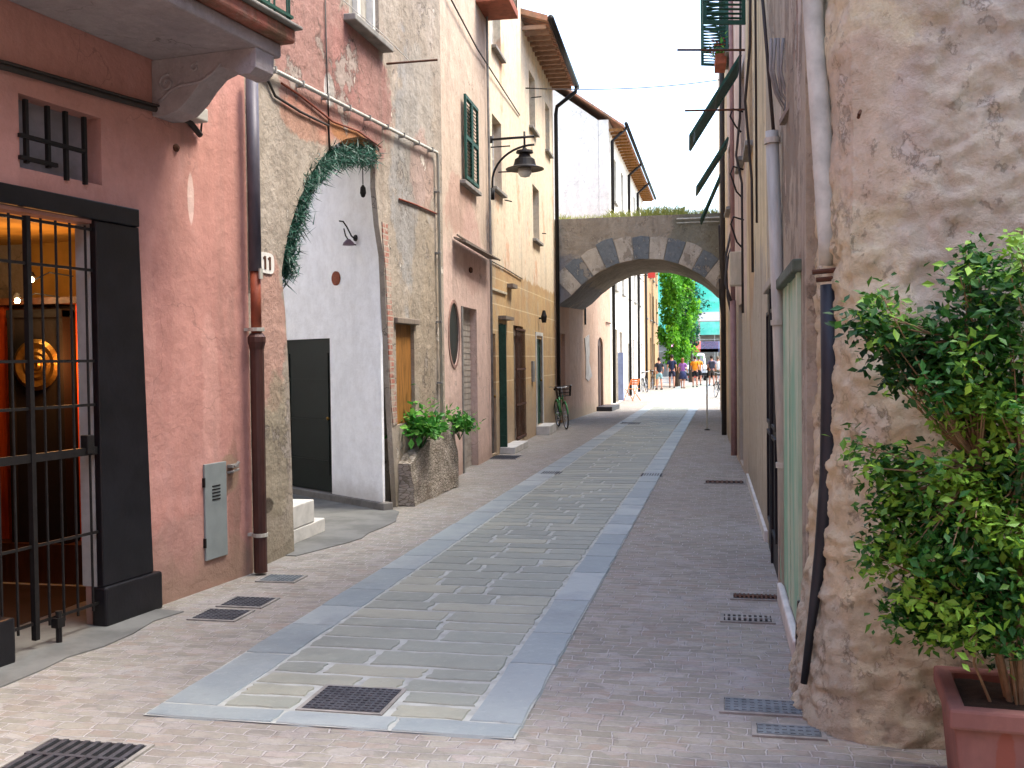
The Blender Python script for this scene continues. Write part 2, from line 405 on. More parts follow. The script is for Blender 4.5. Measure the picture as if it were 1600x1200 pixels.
M['flag'] = stone_mat('green_grey_flagstone', ('898c80', '7d8178', '969584', '74786f', 'a4a698'))
M['bandstone'] = stone_mat('blue_grey_slate', ('878f8e', '798384', '979d9b', '6c777d', 'a6aaa7'), .55)
def toned(m, tones):
    """tones: one (r,g) per 'stone'; m.stone: face -> stone"""
    def f(o):
        at = o.data.color_attributes.new('tone', 'BYTE_COLOR', 'CORNER'); i = 0
        for p in o.data.polygons:
            c = tones[m.stone[p.index]]
            for k in p.loop_indices: at.data[k].color = (c[0], c[1], 0, 1)
    return f
def stones(name, cells, mat, z0, z1, gap, jit=.008):
    m = MB(); m.stone = []; tones = []
    for i, (x0, x1, y0, y1) in enumerate(cells):
        g = gap/2; j = lambda: rnd.uniform(-jit, jit)
        ps = []
        base = [(x0+g, y0+g), (x1-g, y0+g), (x1-g, y1-g), (x0+g, y1-g)]
        n = 4
        for a in range(4):
            p, q = base[a], base[(a+1) % 4]
            for k in range(n):
                f = k/n; ps.append((p[0]+(q[0]-p[0])*f+j(), p[1]+(q[1]-p[1])*f+j()))
        cx, cy = (x0+x1)/2, (y0+y1)/2; zt = z1+rnd.uniform(-.001, .002)
        inn = [(cx+(a-cx)*(1-.012/max(.05, (x1-x0))*1.6), cy+(b-cy)*(1-.012/max(.05, (y1-y0))*1.6)) for a, b in ps]
        N = len(ps)
        vs = [(a, b, z0) for a, b in ps]+[(a, b, zt) for a, b in inn]
        fs = [(k, (k+1) % N, N+(k+1) % N, N+k) for k in range(N)]+[tuple(range(N, 2*N))]
        m.add(vs, fs); m.stone += [i]*len(fs); tones.append((rnd.random(), rnd.random()))
    o = m.build(name, mat, recalc=False)
    toned(m, tones)(o)
    return tag(o, None, None, kind='structure')
XL0, XL1, XR0, XR1 = -2.77, -2.46, -1.20, -.93
Y0, YI, YE = 4.42, 4.60, 66
tag(MB().quad((XL0+.004, Y0+.004, .007), (XR1-.004, Y0+.004, .007), (XR1-.004, YE, .007), (XL0+.004, YE, .007)).build('street_mortar_bed', plain('pale_mortar', 'a6a8a1', .9, 0, .25, 9, .3)), None, None, kind='structure')
MAN = (-2.06, -1.62, 4.62, 4.99)
cells = []; y = YI
first = True
while y < YE-.4:
    h = rnd.uniform(.19, .30) if y > 5 else (.185 if y < 4.9 else .2)
    if y < 4.9:
        segs = [(XL1, MAN[0]-.02), (MAN[1]+.02, XR0)]
    else:
        k = rnd.choice((2, 3, 3)); cuts = sorted([XL1]+[XL1+(XR0-XL1)*((i+1)/k+rnd.uniform(-.13, .13)) for i in range(k-1)]+[XR0])
        segs = list(zip(cuts[:-1], cuts[1:]))
    for a, b in segs: cells.append((a, b, y, y+h))
    y += h
stones('street_flagstones', cells, M['flag'], 0, .012, .027, .011)
cells = []
for x0, x1 in ((XL0, XL1), (XR0, XR1)):
    y = YI
    while y < YE-1: h = rnd.uniform(.5, .95); cells.append((x0, x1, y, y+h)); y += h
x = XL0
while x < XR1-.2:
    h = min(rnd.uniform(.45, .8), XR1-x); 
    if XR1-x-h < .25: h = XR1-x
    cells.append((x, x+h, Y0, YI)); x += h
stones('street_slate_border', cells, M['bandstone'], 0, .012, .008, .007)
# drain covers and grates let into the paving
M['cover'] = plain('cast_iron_cover', '4c4d52', .5, .3, .4, 18, .8)
M['hole'] = plain('drain_darkness', '0d0d0e', .9, 0, 0, 5, 0)
def cover(label, x0, x1, y0, y1, kind='plate', mat=None, rot=0, z=0.004, group=None, nb=8):
    cx, cy = (x0+x1)/2, (y0+y1)/2; hw, hh = (x1-x0)/2, (y1-y0)/2
    e = empty('drain_grate' if kind == 'grate' else 'manhole_cover', (cx, cy, z), rot, label, 'drain grate' if kind == 'grate' else 'manhole cover', group)
    m = MB(); b = .022
    m.box(-hw-b, hw+b, -hh-b, -hh, -.01, .006); m.box(-hw-b, hw+b, hh, hh+b, -.01, .006)
    m.box(-hw-b, -hw, -hh, hh, -.01, .006); m.box(hw, hw+b, -hh, hh, -.01, .006)
    m.build('frame', M['stone_grey'], e)
    if kind == 'grate':
        MB().box(-hw, hw, -hh, hh, -.01, .0015).build('opening', M['hole'], e)
        m = MB(); n = nb
        for i in range(n):
            x = -hw+(i+.5)*2*hw/n; m.box(x-hw/n*.45, x+hw/n*.45, -hh, hh, .0016, .010)
        m.box(-hw, hw, -.012, .012, .0017, .011)
        m.build('bars', mat or M['cover'], e)
    else:
        m = MB(); m.box(-hw+.004, hw-.004, -hh+.004, hh-.004, -.01, .007)
        nx, ny = max(3, int(hw*2/.035)), max(3, int(hh*2/.035))
        for i in range(nx):
            for j in range(ny):
                x = -hw+(i+.5)*2*hw/nx; yy = -hh+(j+.5)*2*hh/ny; q = .011
                m.box(x-q, x+q, yy-q*.5, yy+q*.5, .007, .0105)
        m.build('plate', mat or M['cover'], e)
    return e
def cover_px(label, c, wx, wy, kind='plate', mat=None, rot=0, **k):
    g = G(*c); return cover(label, g.x-wx/2, g.x+wx/2, g.y-wy/2, g.y+wy/2, kind, mat, rot, **k)
cover('square dark cast iron manhole cover among the flagstones nearest the camera', MAN[0]+.02, MAN[1]-.02, MAN[2]+.01, MAN[3]-.01, z=.007)
M['cover2'] = plain('slate_cover', '45464b', .6, 0, .4, 12, .5)
M['cover3'] = plain('stone_cover', '6c7376', .7, 0, .35, 10, .5)
cover_px('dark slate inspection cover before pink wall, nearer of the touching pair', (346, 962), .30, .26, mat=M['cover2'])
cover_px('dark slate inspection cover before pink wall, farther of the touching pair', (388, 942), .30, .26, mat=M['cover2'])
cover_px('lone grey cover at the foot of the brown downpipe', (440, 905), .28, .22, mat=M['cover3'])
cover('dark slotted drain grate at the bottom left corner of the street', -3.0, -2.52, 3.72, 4.06, 'grate', nb=9)
M['grate'] = plain('worn_grate', '8c8781', .6, .2, .3, 12, .4)
cover_px('rusty slotted grate tight against the right wall, farther of the two', (1180, 934), .30, .14, 'grate', M['rust'], nb=10)
cover_px('pale grey slotted grate by the right wall, nearer of the two', (1168, 968), .30, .16, 'grate', M['grate'], nb=9)
cover_px('wide grey stone cover at the foot of the rubble corner, larger one', (1194, 1106), .38, .19, mat=M['cover3'])
cover_px('small grey stone cover at the foot of the rubble corner, nearer one', (1232, 1144), .28, .13, mat=M['cover3'])
cover_px('small round-cornered drain cover in mid street left of centre', (862, 740), .3, .35)
cover_px('small drain cover in mid street close to the right slate border', (1018, 743), .3, .35)
cover_px('dark cover lying in front of the green door', (788, 715), .5, .6)
cover_px('drain cover far up the street near the arch shadow', (985, 662), .5, .8)
cover_px('thin rusty grate far along the right gutter', (1132, 754), .5, .3, 'grate', M['rust'])

# slightly raised pale thresholds along the left
def threshold(name, pts, z, mat):
    m = MB(); m.slab(pts, [], 0, z, axes='xy'); return tag(m.build(name, mat), None, None, kind='structure')
M['cement'] = plain('old_cement', '6f6f6b', .85, 0, .35, 2.5, .5)
def pm(pts): return [(p[0], p[1]) for p in pts]
def wob(P, st=.25, a=.03):
    o_ = []
    for (x0_, y0_), (x1_, y1_) in zip(P, P[1:]+P[:1]):
        n_ = max(1, int(math.dist((x0_, y0_), (x1_, y1_))/st)); o_ += [(x0_+(x1_-x0_)*k/n_+rnd.uniform(-a, a), y0_+(y1_-y0_)*k/n_+rnd.uniform(-a, a)) for k in range(n_)]
    return o_
threshold('shop_threshold_pavement', wob([(-5.2, 4.4), (-3.78, 4.5), (-3.70, 5.5), (-3.66, 6.35), (-5.2, 6.6)]), .008, M['cement'])
threshold('passage_threshold_pavement', wob([(-5.9, 8.1), (-3.66, 8.35), (-3.45, 9.0), (-3.42, 10.3), (-3.6, 10.95), (-5.9, 13.0)]), .008, M['cement'])

# ------------------------------------------------------------------ LEFT 1: pink house with the gated shop
F0 = Front('pink_house', (-4.28, 3.5), (-3.75, 7.62), 'salmon pink house with gated shop entrance and a balcony overhead, nearest on the left')
def PT(F, px, py, rx, ry, colour, am=.8, wob=.8, ns=1.7):
    c = F.q(px, py); ru = abs(F.q(px+rx, py)[0]-F.q(px-rx, py)[0])/2; rz = abs(F.q(px, py+ry)[1]-F.q(px, py-ry)[1])/2
    return (c, (ru, rz), colour, am, wob, ns)
M['pink'] = plaster('pink_render', 'c08c80', [(1.1, 'ad7d72', .4, .7, .6, (1, 1, 1)), (2.6, 'c59b93', .5, .75, .45, (1, 1, .5))],
    [PT(F0, 345, 870, 45, 40, 'a58872', .6), PT(F0, 250, 900, 22, 60, '9c7a6c', .5), PT(F0, 300, 860, 60, 60, 'a8857a', .5, 1.2), PT(F0, 255, 520, 14, 160, 'b07c72', .5, 1.2), PT(F0, 330, 620, 14, 120, 'cf9f92', .5, 1.2), PT(F0, 366, 800, 10, 100, '8c6a5c', .6, 1), PT(F0, 298, 310, 5, 40, 'ddc4b8', .7, .3), PT(F0, 355, 740, 16, 30, '9a7f6a', .8)],
    bump=.3, fine=.55, streak=.32, damp=(.35, '8e7565', .85), lumps=.45, crack_shade=.3)
dr = (1.45, 2.42, 0.0, 2.60)        # shop opening
ww = F0.rect(30, 150, 158, 283); ww = (ww[0], ww[1], ww[2]+.03, ww[3]-.06)
F0.wall(7.0, [(dr[0], dr[1], -.04, dr[3]), ww], M['pink'], th=.12, body=None, u0=-12, u1=F0.L)
m = MB(); m.box(0, .2, .121, 6, 0, 6.9); m.box(F0.L-.22, F0.L-.02, .121, 6, 0, 6.9); m.box(.2, F0.L-.22, 5.8, 6, 0, 6.9); m.box(.2, F0.L-.22, .121, 5.8, 2.72, 2.85)
m.box(.2, F0.L-.22, .42, 5.8, 6.7, 6.88)
M['shopwall'] = plain('yellow_shop_plaster', 'b98a3e', .9, 0, .3, 3, .3)
m.build('inner_wall', M['shopwall'], F0.e)
F0.wall(11, [], M['pink'], th=.3, body=None, u0=0, u1=.01) if 0 else None
m = MB(); m.box(-22, -10.5, -13, 0.3, 0, 8.5); m.box(-11.9, -.02, .41, 3, 0, 6.9); m.build('rear_light_blocker', M['pink'], F0.e)  # unseen block added behind the camera to cut skylight on the near street
# black stone door surround
m = MB()
m.add([(x, y, z) for z, xr in ((.26, 2.90), (2.62, 2.82)) for x, y in ((dr[1]-.012, -.035), (xr, -.035), (xr, .02), (dr[1]-.012, .02))], [(0, 1, 2, 3), (4, 7, 6, 5), (0, 4, 5, 1), (1, 5, 6, 2), (2, 6, 7, 3), (3, 7, 4, 0)])
m.box(1.28, dr[0]+.012, -.035, .02, .26, 2.62); m.box(1.28, 2.81, -.05, .05, 2.621, 2.74)
M['blackstone'] = plain('black_marble', '17161a', .4, 0, .5, 4, .3, spec=.4)
sur = F0.part('door_surround', m, M['blackstone'], bevel=.008)
MB().box(2.40, 2.96, -.06, .06, 0, .259).build('plinth_block', M['blackstone'], F0.e, bevel=.015)
MB().box(1.15, 1.62, -.10, .24, 0, .265).build('plinth_block', M['blackstone'], F0.e, bevel=.015)
MB().box(dr[1]-.010, dr[1]+.15, .021, .135, 0.26, 2.598).build('door_jamb', plain('pale_jamb_paint', 'b9b3ad', .7, 0, .2, 6, .2), F0.e)
# iron gate
ge = MB(); y = .0; zt = 2.58
gxs = [F0.q(px_, 420, 0)[0] for px_ in (-10, 15, 42, 65, 88, 110, 134, 148)]
for x in gxs: ge.tube([(x, y, .12), (x, y, zt)], .009, 6)
for z in (.16, .62, 1.44, 1.72, 2.3, 2.56): ge.box(1.47, 2.405, y-.006, y+.006, z-.009, z+.009)
ge.box(1.47, 2.405, y-.012, y+.012, 1.12, 1.17); ge.box(gxs[2]-.016, gxs[2]+.016, y-.02, y+.015, .06, zt)
gate = F0.part('gate', ge, M['iron'])
m = MB(); m.tube([(2.02, y-.03, 0), (2.02, y-.03, .2)], .018, 8); m.box(1.99, 2.05, y-.05, y-.0, .1, .16)
m.build('gate_lock', M['iron'], gate)
MB().box(2.30, 2.36, y-.03, y+.03, 1.13, 1.25).build('gate_lock', M['iron'], gate, bevel=.006)
# upper barred opening
m = MB(); m.box(ww[0]-.01, ww[1]+.01, .121, .15, ww[2]-.01, ww[3]+.01)
pane = F0.part('window', m, plain('dull_pane', '8b8589', .5, 0, .3, 5, 0))
m = MB()
for px in (38, 72, 100, 129): u = F0.q(px, 215)[0]; m.box(u-.012, u+.012, -.025, .0, ww[2]+.03 if px < 100 else ww[2]-.02, ww[3]-.03)
for py in (225, 258):
    z = F0.q(80, py)[1]; m.box(ww[0]-.02, (ww[1]-.18) if py < 240 else ww[0]+.27, -.032, -.008, z-.012, z+.012)
m.build('security_bars', M['iron'], pane)
# balcony over the shop
M['balc_under'] = plaster('balcony_plaster', 'a39a9b', [(2, '8a8388', .4, .7, .6, (1, 1, 1))], [], bump=.5, streak=0, lumps=.8)
M['balc_edge'] = plaster('balcony_edge', 'a8685a', [(3, '6d5f4c', .45, .65, .8, (1, 1, .4)), (5, 'c0a898', .5, .7, .5, (1, 1, 1))], [], bump=.6, streak=.5)
zb = 3.80; be = 3.36
m = MB(); m.box(-.5, be-.04, -.86, -.002, zb, zb+.10)
bal = F0.part('balcony', m, M['balc_under'], bevel=.02)
MB().box(-.5, be+.0, -.95, -.006, zb+.101, zb+.2).build('slab_edge', M['balc_edge'], bal, bevel=.02)
MB().box(-.5, be+.03, -.99, -.004, zb+.201, zb+.225).build('coping', M['stone_grey'], bal, bevel=.008)
m = MB()
for i in range(24):
    x = -.4+i*.16; m.tube([(x, -.93, zb+.2), (x, -.93, zb+1.15)], .008, 6)
for i in range(6): m.tube([(be-.05, -.93+i*.16, zb+.2), (be-.05, -.93+i*.16, zb+1.15)], .008, 6)
m.box(-.45, be-.02, -.95, -.91, zb+1.14, zb+1.17); m.box(be-.07, be-.03, -.91, -.01, zb+1.14, zb+1.17)
m.box(-.45, be-.02, -.945, -.915, zb+.27, zb+.29)
m.build('railing', M['dark_green'], bal)
# scrolled corbel under the balcony end
def corbel_profile():
    top = [(-.002, zb), (-.845, zb)]
    s = [(-.845, zb-.05), (-.84, zb-.13), (-.79, zb-.17), (-.71, zb-.17), (-.64, zb-.12), (-.56, zb-.10), (-.47, zb-.13), (-.39, zb-.20), (-.31, zb-.29), (-.22, zb-.36), (-.10, zb-.39), (-.002, zb-.385)]
    return top+s
m = MB(); m.slab([(p[0], p[1]) for p in corbel_profile()], [], be-.34, be-.12, axes='yz')
cb = F0.part('corbel', m, M['balc_under'], bevel=.012)
m = MB()
sp = []
for i in range(26):
    a = i/25*math.pi*2.6; r = .015+.052*i/25; sp.append((be-.343, -.13+r*math.cos(a), zb-.17+r*math.sin(a)*.9))
m.tube(sp, .011, 6)
m.tube([(be-.343, -.07+(-.5)*f, zb-.29+.2*f+.03*math.sin(f*6.5)) for f in [i/14 for i in range(15)]], .011, 6)
sp = []
for i in range(18):
    a = i/17*math.pi*2.1+2; r = .01+.028*i/17; sp.append((be-.343, -.36+r*math.cos(a), zb-.085+r*math.sin(a)*.8))
m.tube(sp, .010, 6)
m.build('scroll_relief', M['balc_under'], cb, smooth=True)
# cable, junction box, wall fixings, meter cupboard
m = MB(); pts = []
for px, py in ((-60, 92), (0, 105), (60, 122), (120, 139), (180, 156), (240, 172), (290, 190), (308, 212)):
    u, z = F0.q(px, py); pts.append((u, -.03, z))
m.tube(pts, .022, 8); m.tube([(p[0], -.06, p[2]+.02) for p in pts[:-1]], .008, 6)
m.tube([pts[-1], (pts[-1][0]+.03, -.05, pts[-1][2]+.3)], .008, 6)
F0.part('cable', m, M['cable'], smooth=True)
u, z = F0.q(287, 186); MB().box(u-.13, u+.13, -.12, -.002, z-.01, z+.09).build('junction_box', plain('pale_box', 'b5b0a8', .5, 0, .15, 7, 0), F0.e, bevel=.01)
u, z = F0.q(274, 231); m = MB(); m.lathe([(.028, 0), (.03, .012), (.012, .03)], (u, 0, z), 10, axis='y', rot=Matrix.Rotation(math.pi, 3, 'Z')); F0.part('wall_fixing', m, M['rust'])
u0, u1, z0, z1 = F0.rect(318, 723, 352, 872)
M['meter'] = plain('grey_green_sheet', '8b9290', .55, .2, .15, 5, .1)
mt = MB().box(u0, u1, -.018, .0, z0, z1).build('meter_cupboard', M['meter'], F0.e, bevel=.004)
m = MB()
for i in range(5):
    zz = z0+(z1-z0)*(.62+.035*i); m.box((u0+u1)/2-.05, (u0+u1)/2+.05, -.0215, -.018, zz-.005, zz+.005)
m.build('vent_slots', M['hole'], mt)
m = MB(); m.box(u0-.012, u0, -.022, -.002, z0+.1, z0+.17); m.box(u0-.012, u0, -.022, -.002, z1-.17, z1-.1); m.build('hinge', M['iron'], mt)
u, z = F0.q(358, 728); m = MB(); m.tube([(u, 0, z), (u, -.06, z), (u+.03, -.07, z+.03)], .013, 6); m.tube([(u-.02, 0, z-.05), (u-.02, -.05, z-.04), (u+.05, -.05, z-.03)], .011, 6)
m.box(u-.03, u+.06, -.05, -.001, z-.012, z+.012); F0.part('tap', m, M['stone_grey'])

# shop interior (seen through the gate)
M['bulb'] = None
t = NT('lamp_bulb'); t.b.inputs['Emission Color'].default_value = (1, .75, .4, 1); t.b.inputs['Emission Strength'].default_value = 25; M['bulb'] = t.m
t = NT('orange_silk', .6); t.col(t.mix(t.rng(t.noise(4, 6, (3, 3, .3)), .35, .7), hx('d2520f'), hx('8c2408'))); t.bump(t.noise(7, 5, (6, 6, .2)), .6, .03); M['silk'] = t.m
M['cabwood'] = plain('carved_cabinet_wood', '4a2a18', .5, 0, .5, 6, .4, stretch=(3, 3, .6))
M['dark_cloth'] = plain('dark_cloth', '120b0a', .9, 0, .4, 6, .5)
M['brass'] = plain('old_brass', '8a6a35', .35, .85, .4, 14, .5)
M['shop_floor'] = plain('shop_floor_tiles', '2c1d17', .6, 0, .3, 4, .2)
Yc = 7.0
a = AY(-70, 480, Yc); b = AY(140, 480, Yc); zc0 = AY(60, 850, Yc).z; zc1 = AY(60, 475, Yc).z
cab = empty('display_cabinet', ((a.x+b.x)/2, Yc, 0), 0, 'tall wooden display cabinet draped in glowing orange cloth inside the gated shop', 'display cabinet')
W = (b.x-a.x)/2
m = MB(); m.box(-W, W, 0, .3, 0, max(.15, zc0)); m.box(-W, W, .25, .3, zc0, zc1); m.box(-W, W, 0, .3, zc1, zc1+.05)
m.build('cabinet_body', M['cabwood'], cab)
m = MB(); m.box(W-.24, W-.02, .17, .24, zc0, zc1); m.box(-W+.02, -W+.3, .17, .24, zc0, zc1)
m.build('orange_drape', M['silk'], cab)
c0 = AY(15, 480, Yc).x-(a.x+b.x)/2; c1 = AY(84, 480, Yc).x-(a.x+b.x)/2
m = MB(); m.box(c0, c1, .05, .16, zc0, zc1-.06); m.box(c0-.05, c0, .03, .18, zc0, zc1-.05); m.box(c1, c1+.05, .03, .18, zc0, zc1-.05); m.box(c0-.05, c1+.05, .02, .18, zc1-.1, zc1-.04)
m.build('centre_panel', [M['dark_cloth']], cab)
p = AY(55, 570, Yc)
pl = empty('brass_plate', (p.x, Yc+.02, p.z), 0, 'round ringed brass plate hung in the middle of the orange lit cabinet', 'brass plate')
m = MB(); m.lathe([(0.001, -.02), (.03, -.03), (.045, -.01), (.06, -.022), (.075, -.008), (.10, -.02), (.125, -.005), (.17, -.028), (.20, -.01), (.19, .01)], (0, 0, 0), 28, axis='y'); m.build('plate_disc', M['brass'], pl, smooth=False)
t = tag(MB().box(a.x-.5, b.x+.25, 4.6, 6.9, -.01, .012).build('shop_floor', M['shop_floor']), None, None, kind='structure')
for i, (px, py) in enumerate(((49, 437), (27, 470))):
    p = AY(px, py, 6.8)
    e = empty('spot_lamp', p, 0, ('upper lit spotlight bulb above the shop cabinet', 'lower lit spotlight bulb above the shop cabinet')[i], 'spotlight')
    m = MB(); m.lathe([(.001, -.02), (.014, -.014), (.02, 0), (.014, .014), (.001, .02)], n=12); m.build('bulb', M['bulb'], e, smooth=True)
    m = MB(); m.tube([(0, .03, .0), (.08, .1, .06), (.25, .15, .03)], .006, 6); m.lathe([(.024, .018), (.03, .03), (.012, .06)], n=10); m.build('lamp_arm', M['iron'], e)
    for k, (dy, dz, en) in enumerate(((-.12, .02, 1.0),)):
        L = bpy.data.lights.new('shop_lamp_light', 'POINT'); L.energy = en; L.color = (1, .62, .28); L.shadow_soft_size = .03
        o = bpy.data.objects.new('shop_lamp_light', L); C.objects.link(o); o.parent = e; o.location = (0, dy, dz)
L = bpy.data.lights.new('cabinet_light', 'POINT'); L.energy = 5; L.color = (1, .42, .12); L.shadow_soft_size = .08
o = bpy.data.objects.new('cabinet_light', L); C.objects.link(o); o.location = (b.x-.1, Yc-.12, 1.75); 

# ------------------------------------------------------------------ LEFT 2: old beige house with the white passage, number 11
F1 = Front('passage_house', (-3.80, 7.62), (-3.727, 13.35), 'peeling beige and red plastered house with white arched passage, number 11')
q1 = F1.q
L1M = plaster('peeling_plaster', 'a39788', [(.8, '91867a', .4, .7, .6, (1, 1, .6)), (2.2, 'b9aea2', .45, .75, .6, (1, 1, .4)), (1.6, 'b58f82', .55, .78, .45, (1, 1, .5))],
    [PT(F1, 490, 60, 60, 130, 'a0736a', .8, 1.3), PT(F1, 560, 130, 50, 110, '9c7068', .85, 1.2), PT(F1, 520, 185, 45, 30, 'b08476', .6),
     PT(F1, 640, 300, 26, 190, '979490', .9, 1.2), PT(F1, 655, 200, 25, 120, 'a19a90', .7, 1),
     PT(F1, 425, 520, 22, 120, 'b98d7e', .75, 1.1), PT(F1, 430, 700, 20, 120, '9a8f79', .7, .9), PT(F1, 665, 480, 22, 160, '9b8d7a', .75), PT(F1, 660, 270, 18, 60, 'b08c80', .5, .9),
     PT(F1, 552, 218, 40, 16, 'b0763f', .7, .4), PT(F1, 480, 190, 40, 30, 'b88068', .6), PT(F1, 514, 140, 8, 26, 'cfcac4', .9, .5), PT(F1, 418, 790, 10, 12, '4a4038', .9, .5)],
    bump=.6, streak=.4, damp=(.6, '857c68', .6), lumps=.8, peel=[(1.3, .60, '9b9187', .8), (2.3, .63, 'cfc5b8', .75), (.9, .64, '8d857b', .7)], crack_shade=.8)
# opening outline traced and measured on the wall plane
op = [q1(460, 861), q1(455, 700), q1(452, 600), q1(446, 490), q1(440, 425), q1(445, 390), q1(453, 355), q1(466, 315), q1(480, 285), q1(498, 252), q1(518, 230), q1(540, 217), q1(562, 213), q1(580, 219), q1(588, 228),
      (3.14, 3.98), (3.13, 3.6), (3.22, 3.2), (3.36, 2.87), (3.42, 2.2), (3.48, 1.43), (3.58, .7), (3.68, -.04)]
op[0] = (op[0][0], -.04)
win1 = (2.42, 3.32, 5.22, 6.6); bd = (3.74, 4.42, .95, 2.13)
F1.wall(7.4, [op, win1, bd], L1M, th=.06, body=None)
m = MB(); m.box(.02, .2, .06, 6, 0, 7.3); m.box(F1.L-.2, F1.L-.02, .06, 6, 0, 7.3); m.box(.2, .64, .061, .4, 0, 7.2); m.box(3.9, F1.L-.2, .161, .4, 0, 4.4); m.box(.64, F1.L-.2, .17, .4, 4.61, 7.2); m.box(.2, F1.L-.2, 5.8, 6, 0, 7.3); m.box(.2, F1.L-.2, .42, 1.2, 7.1, 7.28); m.box(.2, F1.L-.2, 1.05, 1.2, 4.61, 7.05)
m.box(.2, F1.L-.2, .062, 1.2, 4.45, 4.6)
m.build('inner_wall', L1M, F1.e)
# passage: white angled wall, back wall and vault
M['whitewash'] = plaster('whitewash', 'fafafa', [(1.3, 'eeefef', .4, .75, .5, (1, 1, .6)), (3, 'cfcbc5', .6, .85, .4, (1, 1, .3))], [], bump=.2, fine=.4, streak=.08, damp=(.3, 'b4aca0', .6), lumps=.35, crack_shade=0)
def toL(F, p): d = Vector((p[0], p[1], 0))-F.A; return (d.dot(F.d), -d.dot(F.out))
a0 = toL(F1, (-3.74, 10.97)); a1 = toL(F1, (-4.70, 11.69)); a2 = toL(F1, (-6.1, 12.74))
g0 = toL(F1, G(453, 781)); 
dirw = Vector((a2[0]-a0[0], a2[1]-a0[1], 0)); LW = dirw.length; dirw.normalize(); nrm = Vector((-dirw.y, dirw.x, 0))
if nrm.x > 0: nrm = -nrm        # faces the camera side (towards smaller u)
def wp(s, d, z): v = Vector((a0[0], a0[1], 0))+dirw*s+nrm*d; return (v.x, v.y, z)
sA = (Vector((a1[0], a1[1], 0))-Vector((a0[0], a0[1], 0))).length; sB = sA+1.18; dz0, dz1 = .10, 1.98
def wquad(m, s0, s1, z0, z1, d=0, mi=0): m.add([wp(s0, d, z0), wp(s1, d, z0), wp(s1, d, z1), wp(s0, d, z1)], [(0, 1, 2, 3)], mi)
def wbox(m, s0, s1, z0, z1, d0, d1, mi=0):
    v = [wp(s, d, z) for s in (s0, s1) for d in (d0, d1) for z in (z0, z1)]
    m.add(v, [(0, 1, 3, 2), (4, 6, 7, 5), (0, 4, 5, 1), (2, 3, 7, 6), (0, 2, 6, 4), (1, 5, 7, 3)], mi)
m = MB()
wbox(m, .11, sA, .09, 4.44, -.03, 0); wbox(m, sA, sB, dz1, 4.44, -.03, 0); wbox(m, sB, LW, .09, 4.44, -.03, 0); wbox(m, 1.9, LW, 4.441, 7.0, -.03, 0)
m.box(.3, F1.L-.3, 4.6, 4.7, 0, 4.44)                 # back wall
m.box(.65, .72, .061, 4.6, 0, 4.44)
pw = m.build('passage_wall', M['whitewash'], F1.e)
M['ochre_edge'] = plain('ochre_soffit', 'a8713c', .9, 0, .3, 5, .4)
# vault: soffit follows the opening, first the ochre edge (wall thickness) then whitewashed
m = MB(); arc = [op[4]]+op[5:15]+[(3.3, 4.2)]
n = len(arc)
vs = [(p[0], .061, p[1]) for p in arc]+[(p[0], .38, p[1]+.0) for p in arc]+[(p[0]-.02*(i < 4), 1.2, p[1]+.03) for i, p in enumerate(arc)]
m.add(vs, [(i, i+1, n+i+1, n+i) for i in range(n-1)], 1); m.add(vs, [(n+i, n+i+1, 2*n+i+1, 2*n+i) for i in range(n-1)])
m.build('vault', [M['whitewash'], M['ochre_edge']], F1.e, smooth=True)
m = MB(); wbox(m, .05, LW, 0, .088, -.10, .035); m.build('plinth', plain('grey_plinth', '77736e', .85, 0, .3, 6, .4), F1.e, bevel=.01)
m = MB(); wbox(m, sA+.002, sB-.002, dz0, dz1-.002, -.09, -.04)
for z in (.45, .95, 1.45): wbox(m, sA+.1, sB-.1, z, z+.03, -.04, -.028)
for s in (sA+.1, sB-.13): wbox(m, s, s+.03, .3, 1.8, -.04, -.028)
dd = m.build('passage_door', plain('blackish_green_door', '0b1713', .5, 0, .3, 6, .2), F1.e)
m = MB(); c = Vector(wp(sA+.12, -.03, 1.0)); m.lathe([(.001, -.025), (.02, -.015), (.025, 0), (.02, .015), (.001, .025)], c, 10); m.build('handle', M['brass'], dd, smooth=True)
# terracotta disc on the white wall
def w_at(px, py):
    r = ray(px, py); P0 = F1.world(a0[0], -a0[1], 0); 
    dw = (F1.d*dirw.x - F1.out*dirw.y); nw = Vector((dw.y, -dw.x, 0)); t = P0.dot(nw)/r.dot(nw); p = r*t; return (p-P0).dot(dw), EYE+p.z
s, z = w_at(526, 435); m = MB()
cc = Vector(wp(s, 0, z)); rotw = Vector((0, -1, 0)).rotation_difference(nrm).to_matrix()
m.lathe([(.085, 0), (.085, -.02), (.07, -.03), (.06, -.022), (.001, -.03)], cc, 20, axis='y', rot=rotw)
F1.part('wall_disc', m, M['terracotta'], smooth=False)
# steps at the left inside the passage
pa_, pb_ = toL(F1, G(484, 822)), toL(F1, G(460, 830)); m = MB(); sx = max(pa_[0], pb_[0])-.3; sy = pa_[1]
m.box(.74, sx, sy-.3, sy+.5, 0, .14); m.box(.74, sx-.26, sy-.3, sy+.5, .14, .36)
F1.part('steps', m, M['marble'], bevel=.012)
